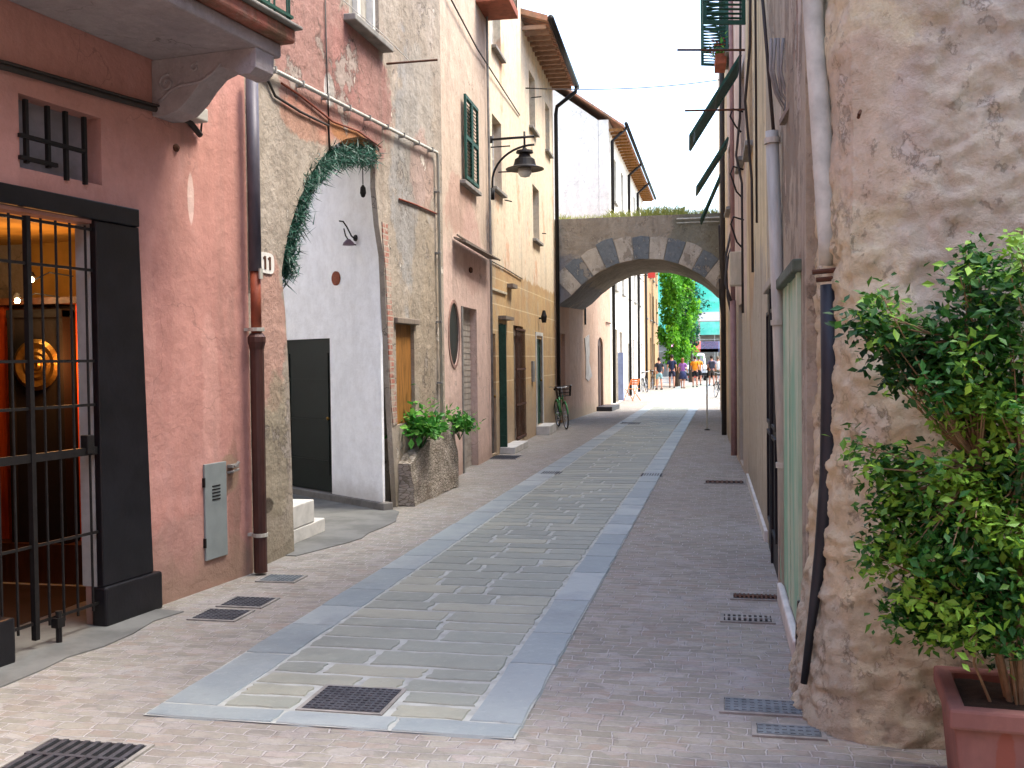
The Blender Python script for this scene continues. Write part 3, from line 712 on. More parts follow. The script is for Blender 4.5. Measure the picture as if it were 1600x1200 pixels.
# exposed brick strip down the right jamb, raised stone patch
tb = NT('exposed_brick', .9); b = tb.n('ShaderNodeTexBrick'); b.inputs['Brick Width'].default_value = .22; b.inputs['Row Height'].default_value = .065; b.inputs['Mortar Size'].default_value = .009; b.inputs['Scale'].default_value = 1
b.inputs['Color1'].default_value = hx('935748'); b.inputs['Color2'].default_value = hx('a87262'); b.inputs['Mortar'].default_value = hx('a89a8a'); tb.l(tb.vec((1, 1, 1)), b.inputs['Vector'])
mp = b.inputs['Vector'].links[0].from_node; mp.inputs['Rotation'].default_value = (R(90), 0, 0)
tb.col(tb.mix(tb.rng(tb.noise(5, 10, ro=.75), .42, .6, 0, .95), b.outputs[0], hx('a59a8c'))); tb.bump(tb.math('SUBTRACT', 1, b.outputs[1]), .8, .02); tb.bump(tb.noise(25, 7), .5, .01); M['brick'] = tb.m
def ragged(x0, x1, z0, z1, n, amp):
    L = [(x0+rnd.uniform(-.02, .02)*.3, z0+(z1-z0)*i/n) for i in range(n+1)]; Rr = [(x1+rnd.uniform(-amp, amp), z0+(z1-z0)*i/n) for i in range(n, -1, -1)]
    return [(3.22-(.0), 3.2) if 0 else p for p in L]+Rr
edge = [(3.49, 1.5), (3.45, 1.9), (3.43, 2.3), (3.40, 2.7), (3.33, 3.0), (3.30, 3.3)]
fine_e = []
for (a0_, a1_), (b0_, b1_) in zip(edge[:-1], edge[1:]):
    for k in range(6): fine_e.append((a0_+(b0_-a0_)*k/6, a1_+(b1_-a1_)*k/6))
strip = fine_e+[(e[0]+.17+.09*noise.noise(Vector((e[1]*2.3, 1, 0)))+rnd.uniform(-.035, .035), e[1]+rnd.uniform(-.01, .01)) for e in reversed(fine_e)]
MB().slab(strip, [], -.012, .01).build('exposed_brick', M['brick'], F1.e)
strip2 = [(3.58, .95), (3.52, 1.2), (3.50, 1.5), (3.62, 1.55), (3.68, 1.3), (3.72, .98)]
MB().slab(strip2, [], -.012, .01).build('exposed_brick', M['brick'], F1.e)
# boarded doorway
m = MB(); m.box(bd[0], bd[1], .045, .09, bd[2], bd[3]); F1.part('boarded_doorway', m, M['wood_orange'])
m = MB(); m.box(bd[0]-.06, bd[1]+.08, -.05, .04, bd[3], bd[3]+.07); F1.part('lintel', m, M['wood_grey'], bevel=.01)
# window with deep sill
m = MB(); m.box(win1[0], win1[1], .12, .16, win1[2], win1[3]); wnd = F1.part('window', m, M['curtain'])
m = MB(); m.box(win1[0], win1[0]+.07, .04, .12, win1[2], win1[3]); m.box(win1[1]-.07, win1[1], .04, .12, win1[2], win1[3]); m.box((win1[0]+win1[1])/2-.04, (win1[0]+win1[1])/2+.04, .06, .119, win1[2], win1[3]); m.build('frame', M['white'], wnd)
MB().box(win1[0]-.15, win1[1]+.12, -.13, .1, win1[2]-.07, win1[2]).build('sill', M['stone_grey'], wnd, bevel=.012)
# pipes and cables
def fpipe(F, name, pts, r, mat, dep=.05, n=8, parent=None):
    m = MB(); P = []
    for px, py in pts: u, z = F.q(px, py, dep); P.append((u, -dep, z))
    m.tube(P, r, n); return m.build(name, mat, parent or F.e, smooth=True)
u = [F1.q(px, py, .06) for px, py in ((405, 97), (685, 239), (693, 735))]
m = MB(); m.tube([(u[0][0], -.05, u[0][1]), (u[1][0]-.04, -.05, u[1][1]), (u[1][0], -.05, u[1][1]-.05), (u[2][0], -.05, .05)], .02, 8); gp = F1.part('gas_pipe', m, M['galv'], smooth=True)
m = MB()
for i in range(9):
    f = (i+.5)/9; x = u[0][0]+(u[1][0]-u[0][0])*f; z = u[0][1]+(u[1][1]-u[0][1])*f; m.box(x-.012, x+.012, -.08, 0, z-.028, z+.028)
for z in (.6, 1.4, 2.2, 3.1, 3.9): m.box(u[1][0]-.03, u[1][0]+.03, -.075, 0, z-.012, z+.012)
m.build('pipe_clip', M['stone_grey'], gp)
fpipe(F1, 'cable', [(400, 108), (420, 128), (430, 150), (470, 175), (513, 196), (515, 235)], .012, M['cable'], .02)
fpipe(F1, 'cable', [(440, 130), (470, 150), (520, 190), (560, 205), (595, 230)], .01, M['orangepipe'], .02)
fpipe(F1, 'cable', [(508, 0), (511, 120), (514, 195)], .008, M['cable'], .015)
fpipe(F1, 'cable', [(624, 311), (650, 320), (682, 334)], .012, M['orangepipe'], .015)
fpipe(F1, 'conduit', [(395, 112), (399, 430)], .032, M['creampipe'], .05)
# brown downpipe in the corner between the two houses
m = MB(); c = [F1.q(px, py, .14) for px, py in ((365, 142), (374, 440), (377, 515), (386, 898))]
P = [(0.02, -.1, zz) for zz in (3.9, 2.3, 1.87, 0.02)]
dpx = .08+.0
dp = MB().tube([(-.05, -.14, 3.95), (-.05, -.14, 2.42)], .05, 12).build('downpipe', M['purplepipe'], F1.e, smooth=True)
MB().tube([(-.05, -.14, 2.42), (-.05, -.14, 1.93)], .042, 12).build('pipe_sleeve', M['orangepipe'], dp, smooth=True)
m = MB().tube([(-.05, -.14, 1.93), (-.05, -.14, 1.90), (-.05, -.14, 1.86), (-.05, -.14, 1.80), (-.05, -.14, .02)], [.048, .072, .072, .056, .054], 12); m.build('iron_shoe', M['brownpipe'], dp, smooth=False)
m = MB()
for z in (.32, 1.96): m.lathe([(.063, -.014), (.063, .014)], (-.05, -.14, z), 12); m.box(-.07, -.03, -.1, .02, z-.012, z+.012)
m.box(-.085, -.04, -.20, -.186, 2.36, 2.44)
m.build('pipe_bracket', M['galv'], dp)
# number plate: 11
u, z = F1.q(415, 411); m = MB(); pl_ = []
for i in range(24):
    a = 2*math.pi*i/24; pl_.append((u+math.copysign(abs(math.cos(a))**.5, math.cos(a))*.14, z+math.copysign(abs(math.sin(a))**.5, math.sin(a))*.088))
m.slab(pl_, [], -.012, 0); npl = m.build('number_plate', M['white'], F1.e)
m = MB()
for dx in (-.035, .055): m.box(u+dx-.016, u+dx+.016, -.016, -.0125, z-.055, z+.055); m.box(u+dx-.036, u+dx-.016, -.0155, -.0125, z+.028, z+.045)
m.build('digits', M['rust'], npl)
# stone planter against the wall
def lump(o, amp, sc, seed=0):
    for v in o.data.vertices:
        n_ = noise.noise_vector(v.co*sc+Vector((seed, 0, 0))); v.co += n_*amp
def gridbox(x0, x1, y0, y1, z0, z1, st):
    bm = bmesh.new(); bmesh.ops.create_cube(bm, size=1)
    for v in bm.verts: v.co = Vector((x0 if v.co.x < 0 else x1, y0 if v.co.y < 0 else y1, z0 if v.co.z < 0 else z1))
    n = max(2, int(max(x1-x0, y1-y0, z1-z0)/st))
    for ax, L in ((0, x1-x0), (1, y1-y0), (2, z1-z0)):
        k = max(1, int(L/st))
        for i in range(1, k):
            pl = Vector((0, 0, 0)); pl[ax] = (x0, y0, z0)[ax]+L*i/k; nn = Vector((0, 0, 0)); nn[ax] = 1
            bmesh.ops.bisect_plane(bm, geom=bm.verts[:]+bm.edges[:]+bm.faces[:], plane_co=pl, plane_no=nn)
    m = MB(); m.v = [tuple(v.co) for v in bm.verts]; m.f = [tuple(v.index for v in f.verts) for f in bm.faces]; m.mi = [0]*len(m.f); bm.free(); return m
def rubble(name, c1, c2, c3, sc=7):
    t = NT(name, .95, 0, .1)
    v = t.n('ShaderNodeTexVoronoi', feature='DISTANCE_TO_EDGE'); v.inputs['Scale'].default_value = sc
    nz = t.n('ShaderNodeTexNoise'); nz.inputs['Scale'].default_value = 5; t.l(t.tc, nz.inputs['Vector'])
    s_ = t.n('ShaderNodeVectorMath', operation='SCALE'); s_.inputs['Scale'].default_value = .12; t.l(nz.outputs['Color'], s_.inputs[0])
    ad = t.n('ShaderNodeVectorMath', operation='ADD'); t.l(t.vec((1, 1, 2.4)), ad.inputs[0]); t.l(s_.outputs[0], ad.inputs[1])
    t.l(ad.outputs[0], v.inputs['Vector'])
    v2 = t.n('ShaderNodeTexVoronoi'); v2.inputs['Scale'].default_value = sc; t.l(ad.outputs[0], v2.inputs['Vector'])
    sp = t.n('ShaderNodeSeparateColor'); t.l(v2.outputs['Color'], sp.inputs[0])
    c = t.mix(sp.outputs[0], hx(c1), hx(c2)); e = t.rng(v.outputs[0], .02, .12)
    c = t.mix(t.rng(t.noise(6, 8), .42, .62), c, hx(c3)); c = t.mix(e, hx('7d7466'), c)
    c = t.mix(t.rng(t.noise(30, 8, ro=.8), .5, .8, 0, .4), c, hx('5c5448'))
    t.col(c); t.bump(e, .6, .03); t.bump(t.noise(18, 8), .6, .02); return t.m
M['rubble'] = rubble('rubble_masonry', '8f8578', 'a89c92', 'a59c90', 12)
o = gridbox(3.76, 5.66, -.13, -.003, 0, .86, .09).build('stone_planter', M['rubble'], None, smooth=False)
for v in o.data.vertices:
    co = v.co; k = (co.x-3.76)/1.96
    if co.z > .3: co.z -= .36*max(0, 1-k*1.6)*(co.z/.86)
    if co.y < -.1: co.y -= .06*(1-co.z/.86)+.02*k
lump(o, .035, 4.5); 
o.location = F1.A; o.rotation_euler = (0, 0, F1.ang)
tag(o, 'low rubble stone planter built against the wall beside the white passage', 'stone planter')

# ------------------------------------------------------------------ LEFT 3: pink ground floor, beige above
F2 = Front('shuttered_house', (-3.80, 13.35), (-3.97, 17.2), 'beige house with pink ground floor, oval window and a closed roller shutter')
M['p2'] = plaster('beige_over_pink', 'c6b29f', [(.8, 'b8a492', .4, .7, .5, (1, 1, .6)), (2, 'cdbcab', .5, .75, .4, (1, 1, .4))],
    [((2.1, 1.2), (3.2, 2.45), 'd4b8aa', 1, .12, 2.5), ((1.6, 4.0), (1.1, .5), 'b58f80', .6, 1.1), ((.4, .2), (.5, .6), 'a9a096', .8, .6), ((2.3, 3.4), (.7, .7), 'c7a598', .6, .8)], streak=.3, damp=(.3, '9a8474', .5), peel=[(1.6, .66, 'a59b90', .7)])
ov = []
for i in range(28):
    a = 2*math.pi*i/28; ov.append((.93+.33*math.cos(a), 2.07+.45*math.sin(a)))
ov2 = [(.93+(x-.93)*1.18, 2.07+(z-2.07)*1.1) for x, z in ov]
rs = (1.5, 2.62, -.04, 2.50)
F2.wall(9.2, [ov, rs], M['p2'], th=.35, body=5.5)
m = MB(); m.slab(ov2, [ov], -.012, .0); ow = F2.part('oval_window', m, plain('oval_surround', '9c7c70', .8, 0, .3, 8, .2))
m = MB(); m.slab(ov, [], .008, .03); m.build('pane', plain('dark_oval_pane', '2a2826', .5, 0, .4, 5, 0), ow)
m = MB()
for i in range(28):
    z = i*.09; m.box(rs[0], rs[1], .11, .13, z+.0, z+.076); m.box(rs[0], rs[1], .12, .135, z+.076, z+.09)
F2.part('roller_shutter', m, plain('roller_slats', 'b0a79c', .6, .1, .3, 8, .2))
m = MB(); m.box(rs[0]-.07, rs[0], -.02, .1, 0, 2.5); F2.part('door_post', m, M['stone_grey'])
m = MB(); m.add([(.9, -.02, 3.44), (3.55, -.02, 3.40), (3.55, -.24, 3.36), (.9, -.2, 3.38), (.9, -.02, 3.47), (3.55, -.02, 3.43), (3.55, -.24, 3.38), (.9, -.2, 3.41)], [(0, 1, 2, 3), (7, 6, 5, 4), (0, 4, 5, 1), (1, 5, 6, 2), (2, 6, 7, 3), (3, 7, 4, 0)]); m.tube([(.6, -.14, 3.45), (3.7, -.2, 3.38)], .014, 6)
aw = F2.part('rolled_awning', m, M['wood_grey']); 
u, z = F2.q(733, 422); m = MB(); m.lathe([(.03, 0), (.05, .02), (.04, .05), (.001, .06)], (u, 0, z), 10, axis='y', rot=Matrix.Rotation(math.pi, 3, 'Z')); F2.part('alarm_box', m, M['rust'])
sh = empty('louvre', (0, 0, 0)); bpy.data.objects.remove(sh)
s1 = F2.shutter(1.61, 2.09, 4.42, 5.68, .045, M['dark_green']); s2 = F2.shutter(2.11, 2.59, 4.42, 5.68, .045, M['dark_green'])
F2.sill((1.55, 2.65, 4.38, 5.7), M['stone_grey'])
m = MB(); m.box(.03, .08, -.03, 0, 2.9, 8.5); F2.part('joint_strip', m, M['stone_grey'])
fpipe(F2, 'cable', [(700, -10), (745, 75), (780, 130), (812, 180)], .012, M['cable'], .05)
m = MB(); m.tube([(3.65, -.05, 0.1), (3.67, -.05, 3.3), (3.6, -.05, 6.2), (3.55, -.05, 9.5)], .022, 8); F2.part('downpipe', m, M['stone_grey'], smooth=True)
# small balcony high up with plants
bz = F2.q(745, 30, .4)[1]+.95
m = MB(); m.box(2.85, 3.8, -.55, -.002, bz-.02, bz+.12); bb = F2.part('balcony', m, M['terracotta'], bevel=.01)
m = MB()
for i in range(9): m.tube([(2.87+i*.115, -.53, bz+.12), (2.87+i*.115, -.53, bz+.95)], .008, 5)
for i in range(4): m.tube([(3.78, -.53+i*.16, bz+.12), (3.78, -.53+i*.16, bz+.95)], .008, 5)
m.box(2.85, 3.8, -.545, -.515, bz+.93, bz+.96); m.box(3.765, 3.795, -.52, 0, bz+.93, bz+.96); m.build('railing', M['iron'], bb)

# ------------------------------------------------------------------ LEFT 4 and 5: cream house with ochre ground floor
def ochre(name, split, u_shift=0):
    t = NT(name, .92, 0, .15)
    sp = t.n('ShaderNodeSeparateXYZ'); t.l(t.tc, sp.inputs[0])
    up_ = t.mix(t.rng(t.noise(.8, 8), .35, .7, 0, .7), hx('ddcdb3'), hx('d0bea4')); up_ = t.mix(t.rng(t.noise(1.7, 9, (1, 1, .3)), .5, .75, 0, .6), up_, hx('d6b6a0'))
    up_ = t.mix(t.rng(t.noise(2.5, 9, (1, 1, .15), (4, 2, 1)), .55, .8, 0, .5), up_, hx('a89880'))
    lo = t.mix(t.rng(t.noise(1.2, 8, (1, 1, .6)), .35, .7), hx('c4a678'), hx('b3906a')); lo = t.mix(t.rng(t.noise(2.4, 9, (1, 1, .3), (2, 2, 2)), .52, .75, 0, .7), lo, hx('b1a184'))
    up_ = t.mix(t.rng(t.noise(1.1, 12, (1, 1, .7), (8, 1, 3), .7), .55, .58, 0, .6), up_, hx('c9c2b2')); up_ = t.mix(t.rng(t.noise(.8, 10, (1, 1, .8), (3, 8, 2), .65), .58, .64, 0, .65), up_, hx('d09d7e'))
    lo = t.mix(t.rng(t.noise(1.4, 12, (1, 1, .7), (1, 6, 3), .7), .56, .59, 0, .6), lo, hx('b6a58a'))
    zz = t.math('ADD', sp.outputs[2], t.math('MULTIPLY', t.math('SUBTRACT', t.noise(2, 8, ro=.7), .5), .5))
    f = t.rng(zz, split-.03, split+.03); c = t.mix(f, lo, up_)
    # cream bands scored across the ochre render
    md = t.math('MODULO', t.math('ADD', sp.outputs[2], .1), .46); ln = t.math('MULTIPLY', t.rng(md, .0, .012, 0, 1), t.rng(md, .02, .032, 1, 0))
    ln = t.math('MULTIPLY', ln, t.rng(zz, split-.3, split, 1, 0)); ln = t.math('MULTIPLY', ln, t.rng(sp.outputs[2], 1.0, 1.1)); c = t.mix(t.math('MULTIPLY', ln, .8), c, hx('ddc9a2'))
    dz = t.rng(t.math('SUBTRACT', sp.outputs[2], t.noise(1.4, 6)), -.2, .9, .8, 0); c = t.mix(dz, c, hx('a89782'))
    c = t.mix(t.rng(t.noise(9, 12, ro=.8), .42, .75, 0, .5), c, hx('6d5c48')); c = t.mix(t.rng(t.noise(3.4, 9, (1, 1, .1), (5, 5, 5), .7), .5, .72, 0, .45), c, hx('75695a')); t.col(c)
    t.bump(t.noise(2.4, 7), .4, .04); t.bump(t.noise(30, 8), .3, .006); return t.m
M['ochre'] = ochre('ochre_and_cream_render', 3.35)
F3 = Front('cream_house', (-3.97, 17.2), (-4.10, 20.9), 'tall cream house with ochre base, brown door and green doors, left of the eaved one')
D1 = (.02, .42, .05, 2.15); D2 = (.80, 1.5, .12, 2.36); D3 = (2.3, 3.5, .05, 2.36)
W1 = (.35, 1.25, 4.72, 6.0); W2 = (.45, 1.3, 7.2, 8.3)
F3.wall(10.2, [D1, D2, D3, W1, W2], M['ochre'], th=.35, body=6)
F3.door(D1, plain('red_brown_door', '5c2a20', .6, 0, .3, 9, .2), .05, handle=M['brass'])
dg = F3.door(D2, plain('dark_green_panel', '26382f', .5, 0, .3, 9, .2), .06, leaves=1, handle=M['brass'])
# green leaf folded out into the street
lf = MB(); lf.box(0, .05, -.13, 0, .12, 2.32)
for z in (.3, 1.0, 1.65): lf.box(-.012, -.001, -.11, -.02, z, z+.03); lf.box(-.012, -.001, -.11, -.02, z+.5, z+.53)
lfo = lf.build('door_leaf', M['pine'], F3.e); lfo.location = (D2[0]-.06, 0, 0)
m = MB(); m.box(.7, 2.2, -.28, 0, 0, .12); F3.part('door_step', m, M['marble'], bevel=.01)
m = MB(); m.box(1.65, 2.15, -.12, 0, 3.05, 3.12); m.box(.7, 1.6, -.14, 0, 2.42, 2.48); F3.part('door_hood', m, M['wood_grey'])
gd = F3.door(D3, M['wood_grey'], .05, leaves=2)
m = MB()
for i in range(9):
    x = D3[0]+.05+i*(D3[1]-D3[0]-.1)/8; m.tube([(x, -.04, .1), (x, -.04, 2.3)], .009, 6)
for z in (.15, .8, 1.5, 2.28): m.box(D3[0]+.02, D3[1]-.02, -.055, -.028, z-.02, z+.02)
m.build('grille', M['rust'], gd)
def simple_window(F, r, sill=True, fm=None, dep=.14): return F.window(r, fm or M['white'], M['glass'], dep, sill=M['stone_grey'] if sill else None)
simple_window(F3, W1); simple_window(F3, W2)
m = MB(); m.box(.02, 1.5, -.03, 0, 2.9, 2.94); F3.part('cornice', m, M['creampipe'])
fpipe(F3, 'cable', [(768, 408), (792, 421), (816, 436)], .01, M['cable'], .02)
F4 = Front('eaved_house', (-4.10, 20.9), (-4.30, 26.0), 'cream house with overhanging eave and ochre base touching the stone archway')
D4 = (1.62, 2.55, .2, 2.15)
W3 = (1.0, 1.9, 6.75, 7.95); W4 = (1.35, 2.35, 4.35, 5.55); W5 = (3.6, 4.4, 6.75, 7.9)
F4.wall(8.72, [D4, W3, W4, W5], M['ochre'], th=.35, body=6)
F4.door(D4, M['pine'], .05, handle=M['brass'])
m = MB(); m.box(D4[0]-.1, D4[0], -.02, .1, .2, 2.22); m.box(D4[1], D4[1]+.1, -.02, .1, .2, 2.22); m.box(D4[0]-.1, D4[1]+.1, -.02, .1, 2.22-.001, 2.3); F4.part('door_frame', m, M['marble'])
m = MB(); m.box(1.5, 2.7, -.3, 0, 0, .2); F4.part('door_step', m, M['marble'], bevel=.01)
for r in (W3, W4, W5): simple_window(F4, r)
# eave
m = MB(); m.add([(-.05, -.55, 8.62), (5.15, -.55, 8.62), (5.15, 5.5, 10.6), (-.05, 5.5, 10.6), (-.05, -.55, 8.74), (5.15, -.55, 8.74), (5.15, 5.5, 10.72), (-.05, 5.5, 10.72)], [(0, 1, 2, 3), (4, 5, 6, 7), (0, 1, 5, 4), (1, 2, 6, 5), (2, 3, 7, 6), (3, 0, 4, 7)])
rf = F4.part('roof', m, M['tiles'])
m = MB(); m.tube([(-.05, -.62, 8.68), (5.2, -.62, 8.62)], .065, 10); m.build('gutter', M['iron'], rf, smooth=True)
m = MB()
for i in range(14): m.box(.1+i*.37, .17+i*.37, -.5, -.002, 8.52, 8.6)
m.build('rafter', plain('painted_rafter', 'a98870', .8), rf)
dxp = 4.98
m = MB(); m.tube([(dxp, -.62, 8.6), (dxp, -.6, 8.45), (dxp, -.12, 8.1), (dxp, -.09, 7.9), (dxp, -.09, .1)], .05, 10); F4.part('downpipe', m, M['iron'], smooth=True)
u, z = F4.q(838, 570); m = MB(); m.box(.85, 1.1, -.05, 0, 1.2, 1.65); F4.part('letter_box', m, M['stone_grey'], bevel=.01)
u, z = F4.q(841, 508); m = MB(); m.lathe([(.05, -.14), (.07, 0), (.03, .14)], (2.1, -.12, 2.66), 8); m.box(2.08, 2.12, -.12, 0, 2.6, 2.64); F4.part('door_lamp', m, M['iron'])
# drying rods sticking out of the frontages
def rod(F, px0, py0, px1, py1, u, name='drying_rod', mat=None, r=.012):
    """rod square to the wall at distance u: read both ends' heights and length from the photograph"""
    base = F.world(u, 0, 0); n = F.out
    # the point on the wall line
    def onray(px, py):
        rr = ray(px, py); d = F.d; t = base.dot(d)/rr.dot(d); return rr*t
    a, b = onray(px0, py0), onray(px1, py1)
    la, lb = (a-base).dot(n), (b-base).dot(n)
    m = MB(); m.tube([(u, -.0, EYE+a.z), (u, -max(.1, lb), EYE+b.z)], r, 6)
    return m.build(name, mat or M['iron'], F.e)
rod(F3, 770, 230, 797, 228, .2); rod(F3, 757, 270, 800, 268, .9); rod(F3, 770, 313, 800, 315, 1.5)
rod(F4, 815, 138, 855, 139, .5); rod(F4, 822, 153, 846, 151, 1.3); rod(F4, 832, 365, 852, 365, 2.8)
rod(F3, 750, 30, 782, 30, .25); rod(F3, 745, 8, 780, 8, .1)
m = MB(); m.tube([(3.5, -.02, 5.05), (3.5, -.62, 5.05)], .012, 6); F1.part('drying_rod', m, M['rust'])
fpipe(F1, 'clothes_line', [(530, -5), (600, 55), (640, 95)], .004, M['white'], .5)
# street lamp on a scrolled bracket
def wallplane(F, u, px, py):
    base = F.world(u, 0, 0); rr = ray(px, py); d = F.d; t = base.dot(d)/rr.dot(d); p = rr*t; return ((p-base).dot(F.out), EYE+p.z)
U = .05
hA = wallplane(F3, U, 835, 213); hB = wallplane(F3, U, 820, 262); hC = wallplane(F3, U, 762, 285)
e = empty('street_lamp', F3.world(U, 0, 0), F3.ang, 'black bell shaped street lamp on an arched bracket high on the cream house', 'street lamp')
xo = hB[0]; zt_ = hA[1]; zl = hB[1]
m = MB(); m.tube([(0, -.02, zt_-.02), (0, -hA[0], zt_)], .022, 8)
arc = [(0, -.05-(xo+.1-.05)*math.sin(i/12*math.pi/2)**1, hC[1]+(zt_-.12-hC[1])*(1-math.cos(i/12*math.pi/2))) for i in range(13)]
arc = [(0, -.05-(xo+.12)*(1-math.cos(i/12*math.pi/2)), hC[1]+(zt_-.14-hC[1])*math.sin(i/12*math.pi/2)) for i in range(13)]
m.tube([(0, -.05, hC[1]-.25)]+arc, .02, 8); m.box(-.03, .03, -.08, 0, hC[1]-.3, hC[1]-.1); m.box(-.02, .02, -.06, 0, zt_-.08, zt_+.04)
m.tube([(0, -xo, zt_+.09), (0, -xo, zl+.3)], .018, 8)
m.build('bracket', M['iron'], e, smooth=True)
m = MB(); m.lathe([(.03, .36), (.05, .33), (.14, .31), (.15, .27), (.09, .25), (.11, .2), (.17, .16), (.19, .08), (.20, .05), (.33, .0), (.33, -.012), (.05, .02)], (0, -xo, zl-.02), 20)
m.build('lamp_hood', M['iron'], e, smooth=False)
m = MB(); m.lathe([(.11, 0), (.12, -.07), (.08, -.13), (.001, -.15)], (0, -xo, zl-.02), 16); m.build('lamp_glass', plain('frosted_glass', 'c9cac6', .25, 0, .1, 5, 0, spec=.6), e, smooth=True)

# ------------------------------------------------------------------ stone archway over the street
AY0, AY1 = 26.05, 30.2
lf_, rg_ = -4.30, -.10
def aw(px, py): p = AY(px, py, AY0); return (p.x, p.z)
top = aw(990, 338)[1]
arcpx = [(880, 478), (893, 462), (910, 445), (935, 426), (965, 412), (1000, 405), (1035, 406), (1065, 414), (1092, 428), (1108, 440), (1118, 450)]
arc = [aw(*p) for p in arcpx]; arc[0] = (lf_+.02, arc[0][1])
cxs = (arc[1][0]+arc[-1][0])/2
arch = empty('stone_archway', (0, 0, 0), 0, 'grey stone archway spanning the street with alternating black and white voussoirs', 'archway')
poly = [(lf_-.2, arc[0][1]-.05), (lf_+.02, arc[0][1]-.05)]+arc[0:1]+arc[1:]+[(rg_, arc[-1][1]-.08), (rg_+.3, arc[-1][1]-.08), (rg_+.3, top), (lf_-.2, top)]
M['archwall'] = plaster('dark_arch_masonry', 'a39a8c', [(1.2, '8d8478', .4, .65, .7, (1, 1, .5)), (3, 'b0a799', .5, .75, .5, (1, 1, .4))], [((-.6, 4.6), (.9, .9), '6c7062', .6, .9), ((-4, 3.4), (.5, .9), '6c7280', .6, .6)], streak=.55, lumps=.9, bump=.8, peel=[(1.5, .6, 'b3aa9c', .5), (2.6, .62, '776f64', .5)])
MB().slab(poly, [], AY0, AY1).build('arch_body', M['archwall'], arch)
M['vdark'] = plaster('blue_slate_voussoir', '777f85', [(2, '656d74', .4, .65, .7, (1, 1, 1))], [], bump=.8, streak=.3, peel=[(2.2, .57, '9c9488', .8), (4.5, .6, 'aaa69e', .6)], crack_shade=.5)
M['vwhite'] = plaster('white_stone_voussoir', 'bfb8ac', [(2, 'a39b8f', .4, .65, .7, (1, 1, 1))], [], bump=.8, streak=.4, peel=[(2.4, .57, '8c8478', .8), (4.5, .6, 'd5d0c6', .6)], crack_shade=.5)
# ring of voussoirs
c = Vector(((arc[5][0]+arc[6][0])/2, 0)); 
R_in = None
def circ(p1, p2, p3):
    ax, ay = p1; bx, by = p2; cx_, cy_ = p3; d = 2*(ax*(by-cy_)+bx*(cy_-ay)+cx_*(ay-by))
    ux = ((ax*ax+ay*ay)*(by-cy_)+(bx*bx+by*by)*(cy_-ay)+(cx_*cx_+cy_*cy_)*(ay-by))/d
    uy = ((ax*ax+ay*ay)*(cx_-bx)+(bx*bx+by*by)*(ax-cx_)+(cx_*cx_+cy_*cy_)*(bx-ax))/d
    return ux, uy
ux, uy = circ(arc[1], arc[5], arc[-2])
def arcpt(f):
    L = [0]; A_ = arc[1:]
    for a, b in zip(A_[:-1], A_[1:]): L.append(L[-1]+math.dist(a, b))
    s = f*L[-1]
    for i in range(len(A_)-1):
        if s <= L[i+1]+1e-9:
            k = (s-L[i])/(L[i+1]-L[i]); return (A_[i][0]+(A_[i+1][0]-A_[i][0])*k, A_[i][1]+(A_[i+1][1]-A_[i][1])*k)
N = 11; md, mw = MB(), MB()
for i in range(N):
    a, b = arcpt(i/N+.002), arcpt((i+1)/N-.002); mid = arcpt((i+.5)/N)
    def outp(p, k):
        d = Vector((p[0]-ux, p[1]-uy)).normalized(); return (p[0]+d.x*k, p[1]+d.y*k)
    h = .62+rnd.uniform(-.06, .06)
    pol = [outp(a, .01), outp(mid, .01), outp(b, .01), outp(b, h), outp(mid, h+.02), outp(a, h)]
    pol = [(min(max(x, lf_+.03), rg_-.02), z) for x, z in pol]
    (mw if i % 2 == 0 else md).slab(pol, [], AY0-.015-rnd.uniform(0, .01), AY0+.05)
md.build('dark_voussoir', M['vdark'], arch, bevel=.01); mw.build('white_voussoir', M['vwhite'], arch, bevel=.01)
M['fadegreen'] = plain('green_cloth', '47604f', .8)
m = MB(); m.tube([(-1.2, AY0-.06, top-.12), (-.15, AY0-.06, top-.12)], .02, 6); m.tube([(-1.2, AY0-.06, top-.22), (-.15, AY0-.06, top-.22)], .015, 6); m.build('conduit', M['galv'], arch)
# grass along the top
t = NT('dry_grass', .9); a_ = t.n('ShaderNodeAttribute', attribute_name='tone'); t.col(t.mix(a_.outputs['Fac'], hx('a3ab58'), hx('c9c184'))); M['grass'] = t.m
m = MB(); m.stone = []; ton = []
for i in range(5200):
    x = rnd.uniform(lf_+.05, rg_-.05); clump_ = max(0, noise.noise(Vector((x*1.3, 3, 0))))+.9*math.exp(-((x+1.75)/.5)**2)+.4*math.exp(-((x+.5)/.4)**2)
    if rnd.random() > .3+clump_: continue
    y = AY0+rnd.random()**1.5*1.6+.02; h = rnd.uniform(.05, .14)+.3*clump_*rnd.random(); a = rnd.uniform(0, 6.28); w_ = .006
    dx, dy = math.cos(a)*w_, math.sin(a)*w_; lx, ly = rnd.gauss(0, .35)*h, rnd.gauss(0, .35)*h
    k = len(m.f); m.add([(x-dx, y-dy, top-.01), (x+dx, y+dy, top-.01), (x+lx*.5+dx*.7, y+ly*.5, top+h*.6), (x+lx, y+ly, top+h)], [(0, 1, 2), (0, 2, 3)]); m.stone += [len(ton)]*2; ton.append((rnd.random(), 0))
o = m.build('grass', M['grass'], recalc=False); toned(m, ton)(o); tag(o, 'dry yellow green grass growing along the top of the stone archway', 'grass', kind='stuff')

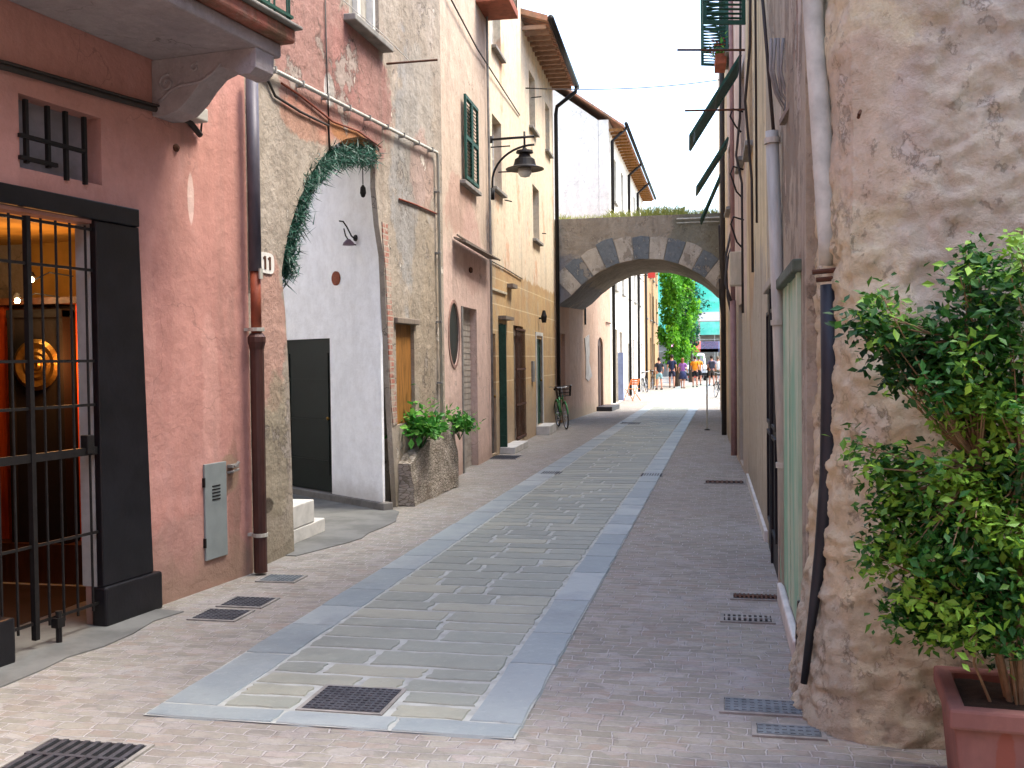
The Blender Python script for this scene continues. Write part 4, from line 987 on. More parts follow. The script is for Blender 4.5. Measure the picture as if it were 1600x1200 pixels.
# ------------------------------------------------------------------ LEFT beyond the arch
F5 = Front('salmon_house', (-4.28, 26.02), (-3.97, 35.78), 'low salmon house under and beyond the archway, with a poster on its wall')
M['salmon'] = plaster('salmon_render', 'bfa28d', [(.8, 'b38e72', .4, .7, .5, (1, 1, .6)), (2, 'ccab90', .5, .75, .4, (1, 1, .4))], [((1.2, 2.0), (.7, 2), 'b58a70', .5, .5)], streak=.35, damp=(.4, '9c9078', .6))
D5 = (6.85, 8.0, .05, 2.1); D6 = (.5, 1.2, .0, 2.35)
ad = [(D5[0], -.04), (D5[1], -.04), (D5[1], 2.1)]+[((D5[0]+D5[1])/2+(D5[1]-D5[0])/2*math.cos(a), 2.1+.28*math.sin(a)) for a in [i/8*math.pi for i in range(1, 8)]]+[(D5[0], 2.1)]
F5.wall(4.75, [ad, D6], M['salmon'], th=.35, body=6)
m = MB(); m.slab([(x, max(z, .02)) for x, z in ad], [], .06, .11)
for x in (D5[0]+.1, (D5[0]+D5[1])/2-.04, D5[1]-.14): m.box(x, x+.05, .04, .059, .1, 2.1)
F5.part('arched_door', m, M['wood_brown'])
F5.door(D6, M['salmon'], .08)
m = MB(); m.box(6.5, 8.3, -.5, 0, 0, .14); F5.part('door_step', m, M['slate_dark'], bevel=.01)
m = MB(); m.slab([(4.3, 2.3), (5.1, 2.42), (5.2, 1.9), (5.05, 1.6), (5.6, 1.15), (4.9, 1.0), (4.4, 1.1), (4.5, 1.7)], [], -.02, -.001); F5.part('poster', m, plain('torn_white_poster', 'b9b1a8', .8, 0, .3, 3, .6))
m = MB(); m.box(4.35, 4.42, -.05, 0, 2.7, 3.6); F5.part('bracket', m, M['iron'])
m = MB(); m.tube([(8.6, -.03, 2.9), (9.6, -.03, 2.9)], .02, 6); F5.part('cable', m, M['rust'])
# gabled white house, sunlit
F6 = Front('white_gabled_house', (-3.97, 35.82), (-4.12, 52.8), 'tall sunlit white house with a tiled gable roof rising behind the archway')
M['sunwhite'] = plaster('white_limewash', 'efe8da', [(.6, 'cdbfae', .45, .75, .5, (1, 1, .5))], [], streak=.15, damp=(.5, '99948b', .5))
EV = 10.0
ds = [(1.6, 2.6, .05, 2.75), (3.3, 4.6, .05, 2.7), (6.8, 7.8, .05, 2.3), (9.5, 10.4, .05, 2.5), (12.3, 13.3, .05, 2.5), (14.6, 15.6, .05, 2.4)]
wsr = [(x, x+1.0, z, z+1.6) for z in (4.2, 7.4) for x in (1.6, 4.6, 7.6, 10.6, 13.6)]
F6.wall(EV, ds+wsr, M['sunwhite'], th=.35, body=None)
m = MB(); yy0, yy1 = .36, 7.0; rdg = EV+.7*3.9
m.slab([(.36, 0), (7.4, 0), (7.4, EV), (3.7, rdg-.25), (.36, EV)], [], .02, .22, axes='yz'); m.box(16.7, 16.95, .36, 7.4, 0, EV); m.box(.22, 16.7, 7.2, 7.4, 0, EV); F6.part('gable_wall', m, M['sunwhite'])
m = MB(); 
def roofslab(m, x0, x1, ya, za, yb, zb_, t_=.08): m.add([(x0, ya, za), (x1, ya, za), (x1, yb, zb_), (x0, yb, zb_), (x0, ya, za+t_), (x1, ya, za+t_), (x1, yb, zb_+t_), (x0, yb, zb_+t_)], [(0, 1, 2, 3), (4, 5, 6, 7), (0, 1, 5, 4), (1, 2, 6, 5), (2, 3, 7, 6), (3, 0, 4, 7)])
roofslab(m, -.12, 17.1, -.55, EV-.32, 3.7, rdg); roofslab(m, -.12, 17.1, 7.95, EV-.32, 3.701, rdg); rf = F6.part('roof', m, M['tiles'])
m = MB(); m.tube([(-.1, -.62, EV-.2), (17.1, -.62, EV-.2)], .07, 8); m.build('gutter', M['iron'], rf, smooth=True)
m = MB()
for i in range(30): m.box(.1+i*.57, .2+i*.57, -.5, -.002, EV-.38, EV-.3)
m.build('rafter', M['wood_orange'], rf)
for i, r in enumerate(ds): F6.door(r, (M['wood_grey'], M['wood_brown'], M['stone_grey'])[i % 3], .2, leaves=2 if i in (1,) else 1)
for r in wsr: simple_window(F6, r, True, M['pine'])
for x in (.25, 7.2, 12.0):
    m = MB(); m.tube([(x, -.62, EV-.25), (x, -.1, EV-.7), (x, -.09, .1)], .06, 8); F6.part('downpipe', m, M['iron'], smooth=True)
m = MB(); m.box(2.65, 2.8, -.2, -.0, .1, 1.9); F6.part('shop_sign', m, plain('blue_white_panel', '8f9cc0', .6, 0, .2, 5, 0))
m = MB(); m.tube([(.5, -.05, 5.6), (16, -.05, 5.5)], .025, 6); F6.part('cable', m, M['cable'])
F7 = Front('tawny_house', (-4.12, 52.9), (-4.25, 66), 'narrow tawny house farthest down the left side, beside the green tree')
M['tawny'] = plaster('tawny_render', 'b08e68', [(.7, '9a7a58', .4, .7, .6, (1, 1, .5))], [], streak=.3)
ds = [(1.2, 2.2, .05, 2.6), (4.6, 5.8, .05, 2.8), (8, 9, .05, 2.5)]; wsr = [(x, x+1, z, z+1.5) for z in (3.8, 6.2) for x in (1.5, 4.5, 7.5, 10.5)]
F7.wall(8.3, ds+wsr, M['tawny'], th=.35, body=7)
for r in ds: F7.door(r, M['wood_brown'], .2)
for r in wsr: simple_window(F7, r, True, M['pine'])
m = MB(); m.tube([(.2, -.09, .1), (.2, -.09, 8.1)], .06, 8); F7.part('downpipe', m, M['iron'], smooth=True)
m = MB(); roofslab(m, -.1, 13.3, -.5, 8.25, 7.2, 9.6); F7.part('roof', m, M['tiles'])

# ------------------------------------------------------------------ RIGHT SIDE (far to near)
FR4 = Front('orange_house', (-.21, 33.5), (.04, 20.95), 'tall narrow orange house on the right, where the archway lands')
M['orange'] = plaster('orange_render', 'dcc49c', [(.9, 'ccb492', .4, .7, .6, (1, 1, .4)), (2, 'd4b48c', .5, .75, .5, (1, 1, .3))], [], streak=.45, damp=(.9, '8c8478', .7))
FR4.wall(10.5, [(1.5, 2.5, .05, 2.5), (9.5, 10.5, .05, 2.4), (8, 9, 4.6, 6.0), (9.6, 10.6, 7.4, 9.0)], M['orange'], th=.35, body=5.5)
for r in ((1.5, 2.5, .05, 2.5), (9.5, 10.5, .05, 2.4)): FR4.door(r, M['wood_brown'], .2)
for r in ((8, 9, 4.6, 6.0), (9.6, 10.6, 7.4, 9.0)): simple_window(FR4, r)
m = MB(); m.tube([(12.2, -.09, .1), (12.25, -.09, 10.3)], .05, 8); FR4.part('downpipe', m, M['cable'], smooth=True)
m = MB(); m.tube([(11.0, -.06, 3.3), (11.4, -.12, 3.6), (11.9, -.15, 4.4)], .03, 6); m.tube([(11.6, -.06, 2.2), (11.4, -.14, 2.9), (11.8, -.15, 3.3)], .025, 6); FR4.part('cable', m, M['cable'], smooth=True)
FR3 = Front('green_shutter_house', (.04, 20.9), (.28, 14.45), 'tall pink house on the right with propped open green shutters')
M['pinkR'] = plaster('pale_pink_render', 'd8c4b6', [(.9, 'c9b4a6', .4, .7, .6, (1, 1, .4)), (2, 'cdb2a2', .5, .75, .5, (1, 1, .3))], [((1, 1.2), (9, 1.5), 'a8a08c', .8, .4)], streak=.45, damp=(.6, 'a89c90', .7))
RW = [(3.9, 4.9, 6.1, 7.6), (1.3, 2.3, 5.6, 7.0), (3.9, 4.9, 8.8, 10.3), (1.2, 2.2, 3.6, 4.7)]
RW = [(5.1, 6.1, 4.5, 5.85), (.6, 1.6, 4.45, 5.65), (5.1, 6.1, 7.6, 9.2), (.6, 1.6, 7.3, 8.7)]
FR3.wall(10.2, RW+[(1.0, 2.0, .05, 2.4), (4.2, 5.2, .05, 2.5)], M['pinkR'], th=.35, body=5.5)
for r in RW: simple_window(FR3, r)
for r in ((1.0, 2.0, .05, 2.4), (4.2, 5.2, .05, 2.5)): FR3.door(r, M['wood_grey'], .2)
def propped(F, r, ang, mat, L=None, d0=.03):
    """louvred leaf hinged at the top and propped outward at the bottom"""
    u0, u1, z0, z1 = r; H_ = L or (z1-z0); m = MB(); fr = .06
    m.box(u0, u0+fr, -.035, 0, -H_, 0); m.box(u1-fr, u1, -.035, 0, -H_, 0); m.box(u0+fr, u1-fr, -.035, 0, -fr, 0); m.box(u0+fr, u1-fr, -.035, 0, -H_, -H_+fr); m.box(u0+fr, u1-fr, -.035, 0, -H_/2-.03, -H_/2+.03)
    n = int(H_/.055); rr = Matrix.Rotation(R(38), 3, 'X')
    for i in range(n):
        z = -fr-(i+.5)*(H_-2*fr)/n
        m.box(u0+fr, u1-fr, -.03, -.005, z-.004, z+.004, rot=rr)
    o = m.build('shutter', mat, F.e); o.location = (0, -d0, z1); o.rotation_euler = (-R(ang), 0, 0); return o
propped(FR3, (5.05, 6.15, 4.5, 5.9), 33, M['dark_green'], 1.3)
propped(FR3, (.55, 1.65, 4.5, 5.7), 33, M['dark_green'], 1.05)
propped(FR4, (7.95, 9.05, 4.6, 6.02), 24, M['dark_green'], 1.2)
for r in ((5.05, 5.1), (6.1, 6.15)): pass
FR3.shutter(6.12, 6.4, 7.6, 9.2, .05, M['dark_green']); 
o = FR3.shutter(0, .5, 7.6, 9.2, 0, M['dark_green']); o.location = (5.08, -.03, 0); o.rotation_euler = (0, 0, R(-80))
o = FR3.shutter(0, .5, 7.3, 8.7, 0, M['dark_green']); o.location = (.55, -.03, 0); o.rotation_euler = (0, 0, R(-70))
o = FR3.shutter(0, .5, 7.3, 8.7, 0, M['dark_green']); o.location = (1.65, -.03, 0); o.rotation_euler = (0, 0, R(-100))
m = MB(); m.box(1.68, 1.85, -.3, -.002, 4.0, 4.1); 
m = MB(); m.tube([(4.0, -.08, 0.1), (4.0, -.08, 2.6)], .05, 8); m.tube([(4.0, -.08, 2.6), (4.0, -.08, 10)], .035, 8); FR3.part('downpipe', m, plain('pinkish_pipe', '9d7b76', .6, 0, .2, 8, 0), smooth=True)
u, z = 5.2, 3.1; m = MB(); m.box(5.1, 5.35, -.18, -.002, 2.75, 3.25); FR3.part('meter_box', m, M['creampipe'], bevel=.01)
m = MB()
for k, (z0, z1) in enumerate(((4.3, 4.0), (3.6, 3.3), (5.1, 4.9))): m.tube([(6.2, -.02, z0), (6.2, -.16, z0+.05), (6.2, -.2, z0-.05), (6.2, -.12, z1), (6.2, -.05, z1-.08)], .014, 6)
FR3.part('wall_hook', m, M['iron'], smooth=True)
m = MB(); m.tube([(6.3, -.04, 7.6), (6.28, -.07, 5.0), (6.2, -.12, 4.5), (6.3, -.05, 4.1), (6.33, -.05, 2.3)], .018, 6); FR3.part('cable', m, M['cable'], smooth=True)
m = MB(); m.tube([(3.4, -.04, 3.6), (3.7, -.15, 3.3), (3.9, -.2, 2.9), (4.1, -.12, 2.6)], .022, 6); m.tube([(2.9, -.04, 3.9), (3.2, -.16, 3.4), (3.3, -.14, 2.7), (3.5, -.04, 2.2)], .02, 6); FR3.part('cable', m, M['cable'], smooth=True)
# flower box with red flowers under a far window
fe = empty('flower_box', FR3.world(1.1, .16, 7.12), FR3.ang, 'hanging flower box with red geraniums high on the pink house at right', 'flower box')
MB().box(-.35, .35, -.1, .1, 0, .18).build('box', M['terracotta'], fe, bevel=.01)
def leaves(n, fn, size, parent=None, name='leaves', mat=None, mats=None, fold=.25, pick=None, droop=0):
    m = MB(); m.stone = []; ton = []
    for i in range(n):
        p, nrm_, sc_, tone = fn(i)
        d = Vector((rnd.gauss(0, 1), rnd.gauss(0, 1), rnd.gauss(-droop, .7))).normalized()
        nn = (nrm_ + Vector((rnd.gauss(0, .5), rnd.gauss(0, .5), rnd.gauss(0, .5)))).normalized(); s_ = nn.cross(d)
        if s_.length < .1: continue
        s_.normalize(); nn = d.cross(s_); L = size*sc_*rnd.uniform(.55, 1.4); Wd = L*.28; k = nn*L*fold*.5
        p = Vector(p)
        m.add([p, p+d*L*.45+s_*Wd+k*.6, p+d*L, p+d*L*.45-s_*Wd+k*.6, p+d*L*.5], [(0, 1, 4), (1, 2, 4), (2, 3, 4), (3, 0, 4)], pick(tone) if pick else 0)
        m.stone += [len(ton)]*4; ton.append((tone, rnd.random()))
    o = m.build(name, mats or mat, parent, recalc=False); toned(m, ton)(o); return o
def leaf_mat(name, dark, mid, light, trans=.35):
    t = NT(name, .5, 0, .35); a = t.n('ShaderNodeAttribute', attribute_name='tone'); sp = t.n('ShaderNodeSeparateColor'); t.l(a.outputs['Color'], sp.inputs[0])
    c = t.mix(t.rng(sp.outputs[0], 0, .5), hx(dark), hx(mid)); c = t.mix(t.rng(sp.outputs[0], .5, 1), c, hx(light)); c = t.mix(t.math('MULTIPLY', sp.outputs[1], .3), c, hx(dark)); t.col(c)
    tr = t.n('ShaderNodeBsdfTranslucent'); t.l(c, tr.inputs[0]); mx = t.n('ShaderNodeMixShader'); mx.inputs[0].default_value = trans
    out = t.t.nodes['Material Output']; t.l(t.b.outputs[0], mx.inputs[1]); t.l(tr.outputs[0], mx.inputs[2]); t.l(mx.outputs[0], out.inputs[0]); return t.m
M['leafA'] = leaf_mat('shrub_leaf', '15381a', '2c6420', '86b23a', .25)
M['leafB'] = leaf_mat('potted_leaf', '265e24', '4a9136', '86bf55')
M['petal'] = plain('red_petals', 'b32a2a', .6, 0, .2, 9, 0)
leaves(170, lambda i: ((rnd.gauss(0, .22), rnd.gauss(0, .09), .2+rnd.random()*.22), Vector((0, 0, 1)), 1, rnd.random()), .09, fe, 'foliage', M['leafB'])
leaves(220, lambda i: ((rnd.gauss(0, .2), rnd.gauss(-.03, .09), .28+rnd.random()*.22), Vector((0, 0, 1)), 1, rnd.random()), .06, fe, 'flowers', M['petal'])['kind'] = 'stuff'
rod(FR3, 1165, 78, 1058, 78, 6.35, r=.018, mat=M['rust']); rod(FR3, 1165, 171, 1070, 173, 6.38, r=.016, mat=M['rust'])

FR2 = Front('ochre_wall_house', (.28, 14.4), (.36, 9.5), 'old ochre streaked house on the right with a dark open doorway')
M['ochreR'] = plaster('streaked_ochre', 'd6c6a2', [(.9, 'c4b490', .4, .7, .6, (1, 1, .4)), (1.6, 'b8946c', .5, .75, .6, (1, 1, .2))], [((3, 1), (4, 1.7), 'a89f92', .8, .5), ((1.4, 4), (.9, 2), 'b0885f', .6, .8)], streak=.55, damp=(.6, '8b8478', .6), peel=[(1.3, .62, 'a59e92', .7), (2.4, .64, 'c7b597', .6)])
FR2.wall(8.2, [(1.2, 2.1, 4.2, 5.6)], M['ochreR'], th=.35, body=5.5)
simple_window(FR2, (1.2, 2.1, 4.2, 5.6))
o = FR2.shutter(0, .55, 5.9, 7.7, 0, M['dark_green']); o.location = (1.0, -.03, 0); o.rotation_euler = (0, 0, R(-75))
o = FR2.shutter(0, .55, 5.9, 7.7, 0, M['dark_green']); o.location = (2.1, -.03, 0); o.rotation_euler = (0, 0, R(-105))
m = MB(); m.tube([(3.6, -.05, 7), (3.5, -.08, 4.9), (3.2, -.12, 4.4), (3.0, -.05, 3.6), (3.1, -.05, 2.6)], .015, 6); m.tube([(4.1, -.05, 8), (4.1, -.05, 3.0)], .012, 6); FR2.part('cable', m, M['cable'], smooth=True)
m = MB(); m.box(.1, 4.8, -.03, -.001, 0, .10); FR2.part('stone_kerb', m, M['marble'])
FR1 = Front('masonry_house', (.36, 9.5), (.40, 5.42), 'old stone faced house on the right with faded green panel and several pipes')
M['oldstone'] = plaster('patched_masonry', 'b8ad98', [(1.2, 'a39883', .4, .65, .7, (1, 1, .5)), (3, 'b8ad9c', .5, .72, .6, (1, 1, .5)), (5, '7d7062', .55, .75, .5, (1, 1, 1))], [((2.5, .6), (3, 1.4), 'b0a89a', .7, .6)], streak=.45, bump=1, lumps=1, damp=(.6, '8a8274', .6), peel=[(1.2, .56, '8a7d6c', .8), (2.2, .6, 'c3b8a8', .7), (3.6, .62, '9a7a62', .6)], crack_shade=.9)
DD = (.15, 1.6, -.04, 2.25); GP = (2.1, 3.75, .14, 2.15)
FR1.wall(9.2, [DD, GP, (.8, 1.8, 4.9, 6.3)], M['oldstone'], th=.4, body=5.2)
simple_window(FR1, (.8, 1.8, 4.9, 6.3))
FR1.door((DD[0]+.002, DD[1]-.002, 0.0, DD[3]-.002), plain('very_dark_door', '17171c', .6, 0, .3, 6, .2), -.004, leaves=2)
m = MB(); m.box(DD[1], DD[1]+.12, -.008, .1, 0, 2.25); m.box(DD[0]-.08, DD[1]+.12, -.04, .1, 2.251, 2.32); FR1.part('door_frame', m, plain('pale_worn_stone', 'a79e90', .85, 0, .3, 5, .5), bevel=.01)
t = NT('faded_green_board', .7); t.col(t.mix(t.rng(t.noise(3, 9, (1, 1, .3)), .38, .65), hx('7fae92'), hx('b5bfa8'))); t.bump(t.noise(8, 6), .4, .01); M['greenboard'] = t.m
m = MB(); m.box(GP[0]+.121, GP[1]-.121, -.005, .03, GP[2], GP[3]); m.box(GP[0], GP[0]+.12, -.02, .029, GP[2], GP[3]); m.box(GP[1]-.12, GP[1], -.02, .029, GP[2], GP[3]); m.box(2.85, 2.95, -.012, -.0055, GP[2], GP[3]); FR1.part('green_panel', m, M['greenboard'])
MB().box(GP[0]-.05, GP[1]+.05, -.05, .1, GP[3]+.001, GP[3]+.07).build('lintel', plain('mossy_stone', '5f6a5c', .9, 0, .4, 8, .5), FR1.e, bevel=.01)
MB().box(GP[0]+.1, GP[1]-.05, -.05, -.001, 0, .13).build('stone_base', M['marble'], FR1.e, bevel=.015)
def vpipe(F, name, px_top, px_bot, r, mat, Yw, off=0, n=12, collars=()):
    """pipe at street distance Yw following two picture points"""
    a, b = AY(*px_top, Yw), AY(*px_bot, Yw); inv = F.e.matrix_basis.inverted()
    m = MB(); A_, B_ = inv @ a, inv @ b; m.tube([A_, B_], r, n)
    o = m.build(name, mat, F.e, smooth=True)
    if collars:
        m = MB()
        for f in collars: p = A_.lerp(B_, f); d = (B_-A_).normalized()*.018; m.tube([p-d, p+d], r*1.25, n)
        m.build('pipe_collar', M['galv'], o)
    return o
bpy.context.view_layer.update()
vpipe(FR1, 'downpipe', (1206, 205), (1233, 948), .045, M['galv'], 7.25, collars=(.02, .4, .7))
vpipe(FR1, 'cable', (1190, -20), (1209, 210), .012, M['cable'], 7.3)
vpipe(FR1, 'downpipe', (1252, 0), (1272, 705), .03, plain('rusty_brown_pipe', '8c6a4c', .6, .1, .35, 8, .2, stretch=(1, 1, .3)), 5.9)
vpipe(FR1, 'downpipe', (1268, 705), (1251, 1000), .032, M['galv'], 5.85, collars=(.02, .1))
vpipe(FR1, 'iron_shoe', (1256, 940), (1251, 1062), .034, M['iron'], 5.5)
vpipe(FR1, 'conduit', (1290, 560), (1278, 800), .02, M['galv'], 5.5)
m = MB(); 
for k in range(5):
    pts = [FR1.e.matrix_basis.inverted() @ AY(1206+k*6+rnd.uniform(-3, 3)+dx, y_, 6.9) for dx, y_ in ((0, 60), (-2, 110), (4, 145), (22-k*2, 175), (30+k*2, 120), (40, 60))]
    m.tube(pts, .011, 6)
FR1.part('cable_bundle', m, M['stone_grey'], smooth=True)
a = FR1.e.matrix_basis.inverted() @ AY(1222, 192, 6.8); b = FR1.e.matrix_basis.inverted() @ AY(1256, 130, 6.3)
m = MB(); m.tube([a, b], .025, 4); FR1.part('timber_brace', m, M['wood_grey'])
# rubble corner house: one displaced skin running round the corner
CR = empty('rubble_corner_house', (.62, 4.7, 0), 0, 'rough plastered rubble wall filling the right edge, behind the potted shrub', 'house')
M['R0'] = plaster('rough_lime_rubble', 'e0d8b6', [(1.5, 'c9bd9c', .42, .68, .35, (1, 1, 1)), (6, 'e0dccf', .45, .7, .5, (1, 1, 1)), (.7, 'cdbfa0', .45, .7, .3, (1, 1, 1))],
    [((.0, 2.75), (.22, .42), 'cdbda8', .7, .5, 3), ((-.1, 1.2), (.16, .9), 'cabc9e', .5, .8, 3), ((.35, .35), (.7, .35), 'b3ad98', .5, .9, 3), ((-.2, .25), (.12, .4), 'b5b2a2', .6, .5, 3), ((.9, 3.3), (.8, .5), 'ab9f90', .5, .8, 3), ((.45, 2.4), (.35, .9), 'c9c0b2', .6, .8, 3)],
    streak=.1, bump=1.2, lumps=1, fine=1.2, damp=(.2, 'a8a08c', .35), peel=[(1.3, .6, 'dfd9cc', .35), (4.5, .6, 'dcd6c8', .35), (9, .62, '8f8676', .4)], crack_shade=.3)
path = [(.40-.0, 5.45), (.42, 5.2), (.435, 5.0), (.46, 4.86), (.52, 4.77), (.62, 4.72), (.8, 4.68)]
x = .8
while x < 4.2: x += .4; path.append((x, 4.68-.13*(x-.8)))
# resample
def resample(P, st):
    out = [P[0]]
    for a, b in zip(P[:-1], P[1:]):
        n = max(1, int(math.dist(a, b)/st)); out += [(a[0]+(b[0]-a[0])*i/n, a[1]+(b[1]-a[1])*i/n) for i in range(1, n+1)]
    return out
P = resample(path, .018); Hh = 5.0; NZ = 300
m = MB(); vs = []; cor = Vector((.62, 4.7, 0))
for j in range(NZ+1):
    z = -.05+Hh*(j/NZ)**1.15
    for i, (x, y) in enumerate(P):
        a = Vector(P[max(0, i-1)]); b = Vector(P[min(len(P)-1, i+1)]); d = (b-a).normalized(); n_ = Vector((d.y, -d.x)) if True else 0
        if n_.y > 0 and n_.x > 0: n_ = -n_
        n_ = Vector((d.y, -d.x)); n_ = n_ if n_.dot(Vector((-1, -1))) > 0 else -n_
        foot = max(0, 1-abs(x-.47)/.5)
        near = .10*max(0, 1-z/.75)**2*foot
        lean = -.07*min(1, max(0, (z-.5)/1.0))*foot*(1 if z < 2.6 else max(.5, 1-(z-2.6)*.5))
        p3 = Vector((x*1.0, y, z))
        w3 = p3+noise.noise_vector(p3*3.5)*.05; nb = noise.fractal(p3*2.6, 1.0, 2.2, 4)*.010-(max(0, .16-abs(noise.noise(Vector((w3.x*5, w3.y*5, w3.z*8)))))/.16)*.008*(.5+noise.noise(p3*1.5))+max(0, noise.noise(Vector((w3.x*9, w3.y*9, w3.z*12))))*.02+noise.fractal(p3*22, 1, 2, 3)*.007
        w4 = p3+noise.noise_vector(p3*6+Vector((5, 1, 2)))*.035
        def st_(v, w_=.05): q_ = max(0, min(1, (v+w_)/(2*w_))); return q_*q_*(3-2*q_)
        nb += .006*st_(noise.noise(Vector((w4.x*2.3, w4.y*2.3, w4.z*3.4))))+.012*st_(noise.noise(Vector((w4.x*5, w4.y*5, w4.z*7.5))+Vector((3, 7, 1))))+.012*st_(noise.noise(w4*10+Vector((1, 2, 8))), .08)
        # hollow where a smooth render patch survives
        fx = math.exp(-((x-.62)/.2)**4-((z-2.8)/.5)**4); nb *= (1-.75*fx)
        k = near+lean+nb
        vs.append((x+n_.x*k-cor.x, y+n_.y*k-cor.y, z))
W_ = len(P)
m.add(vs, [(j*W_+i, j*W_+i+1, (j+1)*W_+i+1, (j+1)*W_+i) for j in range(NZ) for i in range(W_-1)])
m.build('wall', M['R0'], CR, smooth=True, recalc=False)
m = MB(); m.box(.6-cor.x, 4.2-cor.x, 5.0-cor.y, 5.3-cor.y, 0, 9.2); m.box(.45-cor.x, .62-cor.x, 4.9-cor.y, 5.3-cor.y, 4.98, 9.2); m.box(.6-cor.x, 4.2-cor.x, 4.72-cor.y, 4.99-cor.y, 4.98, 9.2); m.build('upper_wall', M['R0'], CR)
MB().box(6.6-cor.x, 12-cor.x, -14-cor.y, 3.0-cor.y, -.05, 9.5).build('side_light_blocker', M['R0'], CR)  # unseen block added at the right to keep sun off the near ground
# thick pale pipe on the corner and a dark tapering strip below it
inv = Matrix.Translation(-cor)
def cpipe(name, pts, r, mat, smooth=True, n=14):
    m = MB(); m.tube([inv @ AY(px, py, Y) for px, py, Y in pts], r, n); return m.build(name, mat, CR, smooth=smooth)
M['palepipe'] = plain('limewashed_pipe', 'bfc3b8', .8, 0, .3, 6, .5)
cpipe('downpipe', [(1266, -60, 5.05), (1270, 0, 5.05), (1282, 180, 5.05), (1292, 330, 5.05), (1294, 375, 5.05), (1290, 415, 5.06)], [.047, .047, .048, .05, .046, .03], M['palepipe'])
cpipe('dark_strip', [(1296, 445, 5.03), (1298, 600, 5.02), (1295, 740, 5.02), (1284, 860, 5.0), (1270, 960, 4.98), (1256, 1068, 4.96)], [.042, .044, .042, .034, .022, .016], plain('blue_black_strip', '2c3036', .5, .2, .4, 9, .3, stretch=(1, 1, .3)))
m = MB()
for (px, py) in ((1290, 425), (1296, 437)): p = inv @ AY(px, py, 5.0); m.tube([p-Vector((.06, 0, 0)), p+Vector((.09, 0, .01))], .012, 6)
m.build('pipe_bracket', M['rust'], CR)
p = inv @ AY(1341, 184, 4.66); m = MB(); m.tube([p, p+Vector((.004, -.04, .02)), p+Vector((-.005, -.06, .0))], .007, 6); m.build('iron_nail', M['rust'], CR)

# ------------------------------------------------------------------ planter and shrub
PLx0, PLx1, PLy0, PLy1, PLz = .80, 1.78, 3.86, 4.42, .42
pe = empty('terracotta_planter', ((PLx0+PLx1)/2, (PLy0+PLy1)/2, 0), R(-5), 'large square terracotta planter holding the shrub at the lower right corner', 'planter')
hw, hh = (PLx1-PLx0)/2, (PLy1-PLy0)/2
m = MB(); m.slab([(-hw+.05, 0), (hw-.05, 0), (hw-.02, PLz-.07), (-hw+.02, PLz-.07)], [], -hh+.03, hh-.03)
t = NT('old_terracotta', .85); c = t.mix(t.rng(t.noise(2.5, 8), .35, .7), hx('7c5650'), hx('6a4a46')); c = t.mix(t.rng(t.noise(3, 8, (1, 1, .3), (3, 1, 1)), .5, .75, 0, .6), c, hx('94685e')); c = t.mix(t.patch((-.30, .22), (.035, .12), .8, 4, 2), c, hx('804c40')); c = t.mix(t.patch((-.18, .25), (.02, .1), .8, 4, 3), c, hx('7e4c40')); c = t.mix(t.rng(t.noise(9, 8, off=(2, 2, 2)), .55, .8, 0, .5), c, hx('5c4640')); t.col(c); t.bump(t.noise(20, 8), .4, .006); M['oldterra'] = t.m
m.build('body', M['oldterra'], pe, bevel=.015)
m = MB(); o_, i_ = .0, .05
m.slab([(-hw, -hh), (hw, -hh), (hw, hh), (-hw, hh)], [[(-hw+.06, -hh+.06), (hw-.06, -hh+.06), (hw-.06, hh-.06), (-hw+.06, hh-.06)]], PLz-.075, PLz, axes='xy')
m.build('rim', M['oldterra'], pe, bevel=.012)
o = gridbox(-hw+.06, hw-.06, -hh+.06, hh-.06, PLz-.069, PLz-.03, .05); ob = o.build('soil', plain('potting_soil', '3a2c22', 1, 0, .5, 20, 1), pe); lump(ob, .02, 9)
base = Vector(((PLx0+PLx1)/2-.03, (PLy0+PLy1)/2, PLz-.03))
she = empty('potted_shrub', base, 0, 'bushy bright green shrub growing out of the terracotta planter at the right edge', 'shrub')
blobs = [ # px, py, rx, ry, weight, depth spread
 (1550, 560, 75, 90, 9), (1580, 700, 45, 110, 8), (1540, 870, 100, 110, 13), (1470, 900, 80, 60, 6), (1440, 545, 60, 45, 5), (1385, 520, 45, 40, 2.6), (1350, 500, 22, 30, .8),
 (1505, 440, 18, 50, 1.0), (1535, 405, 22, 35, 1.2), (1590, 440, 25, 60, 2.2), (1540, 480, 40, 40, 2), (1420, 590, 50, 22, 1.8), (1500, 620, 50, 40, 4), (1455, 735, 55, 25, 2.4), (1380, 725, 45, 22, 1.4), (1345, 705, 18, 18, .4),
 (1420, 790, 55, 35, 3.0), (1400, 850, 35, 35, 1.8), (1370, 870, 22, 40, .8), (1440, 960, 55, 32, 2.8), (1500, 985, 60, 25, 2.6), (1580, 960, 40, 60, 4), (1650, 700, 60, 260, 9), (1650, 900, 70, 120, 6), (1490, 780, 50, 60, 4.5), (1545, 760, 40, 60, 3), (1375, 480, 12, 40, .5)]
tw = []; bm_ = MB(); tot = sum(b[4] for b in blobs)
stems = []
for i in range(7):
    a = i/7*6.28; stems.append([Vector((.05*math.cos(a), .04*math.sin(a), 0)), Vector((.13*math.cos(a)-.02, .08*math.sin(a), .35)), Vector((.2*math.cos(a), .1*math.sin(a), .9)), Vector((.22*math.cos(a+.3), .1*math.sin(a), 1.35))])
for s_ in stems:
    for q_ in s_: q_.x -= .16
    s_[0].x -= .02
    bm_.tube(s_, [.013, .011, .008, .004], 6)
for k in range(6): bm_.tube([(-.3+.09*k, -.05, 0), (-.33+.11*k+rnd.uniform(-.04, .04), -.08, .16), (-.36+.13*k+rnd.uniform(-.08, .08), -.1, .36+.1*rnd.random())], [.006, .005, .003], 5)
NTW = 900
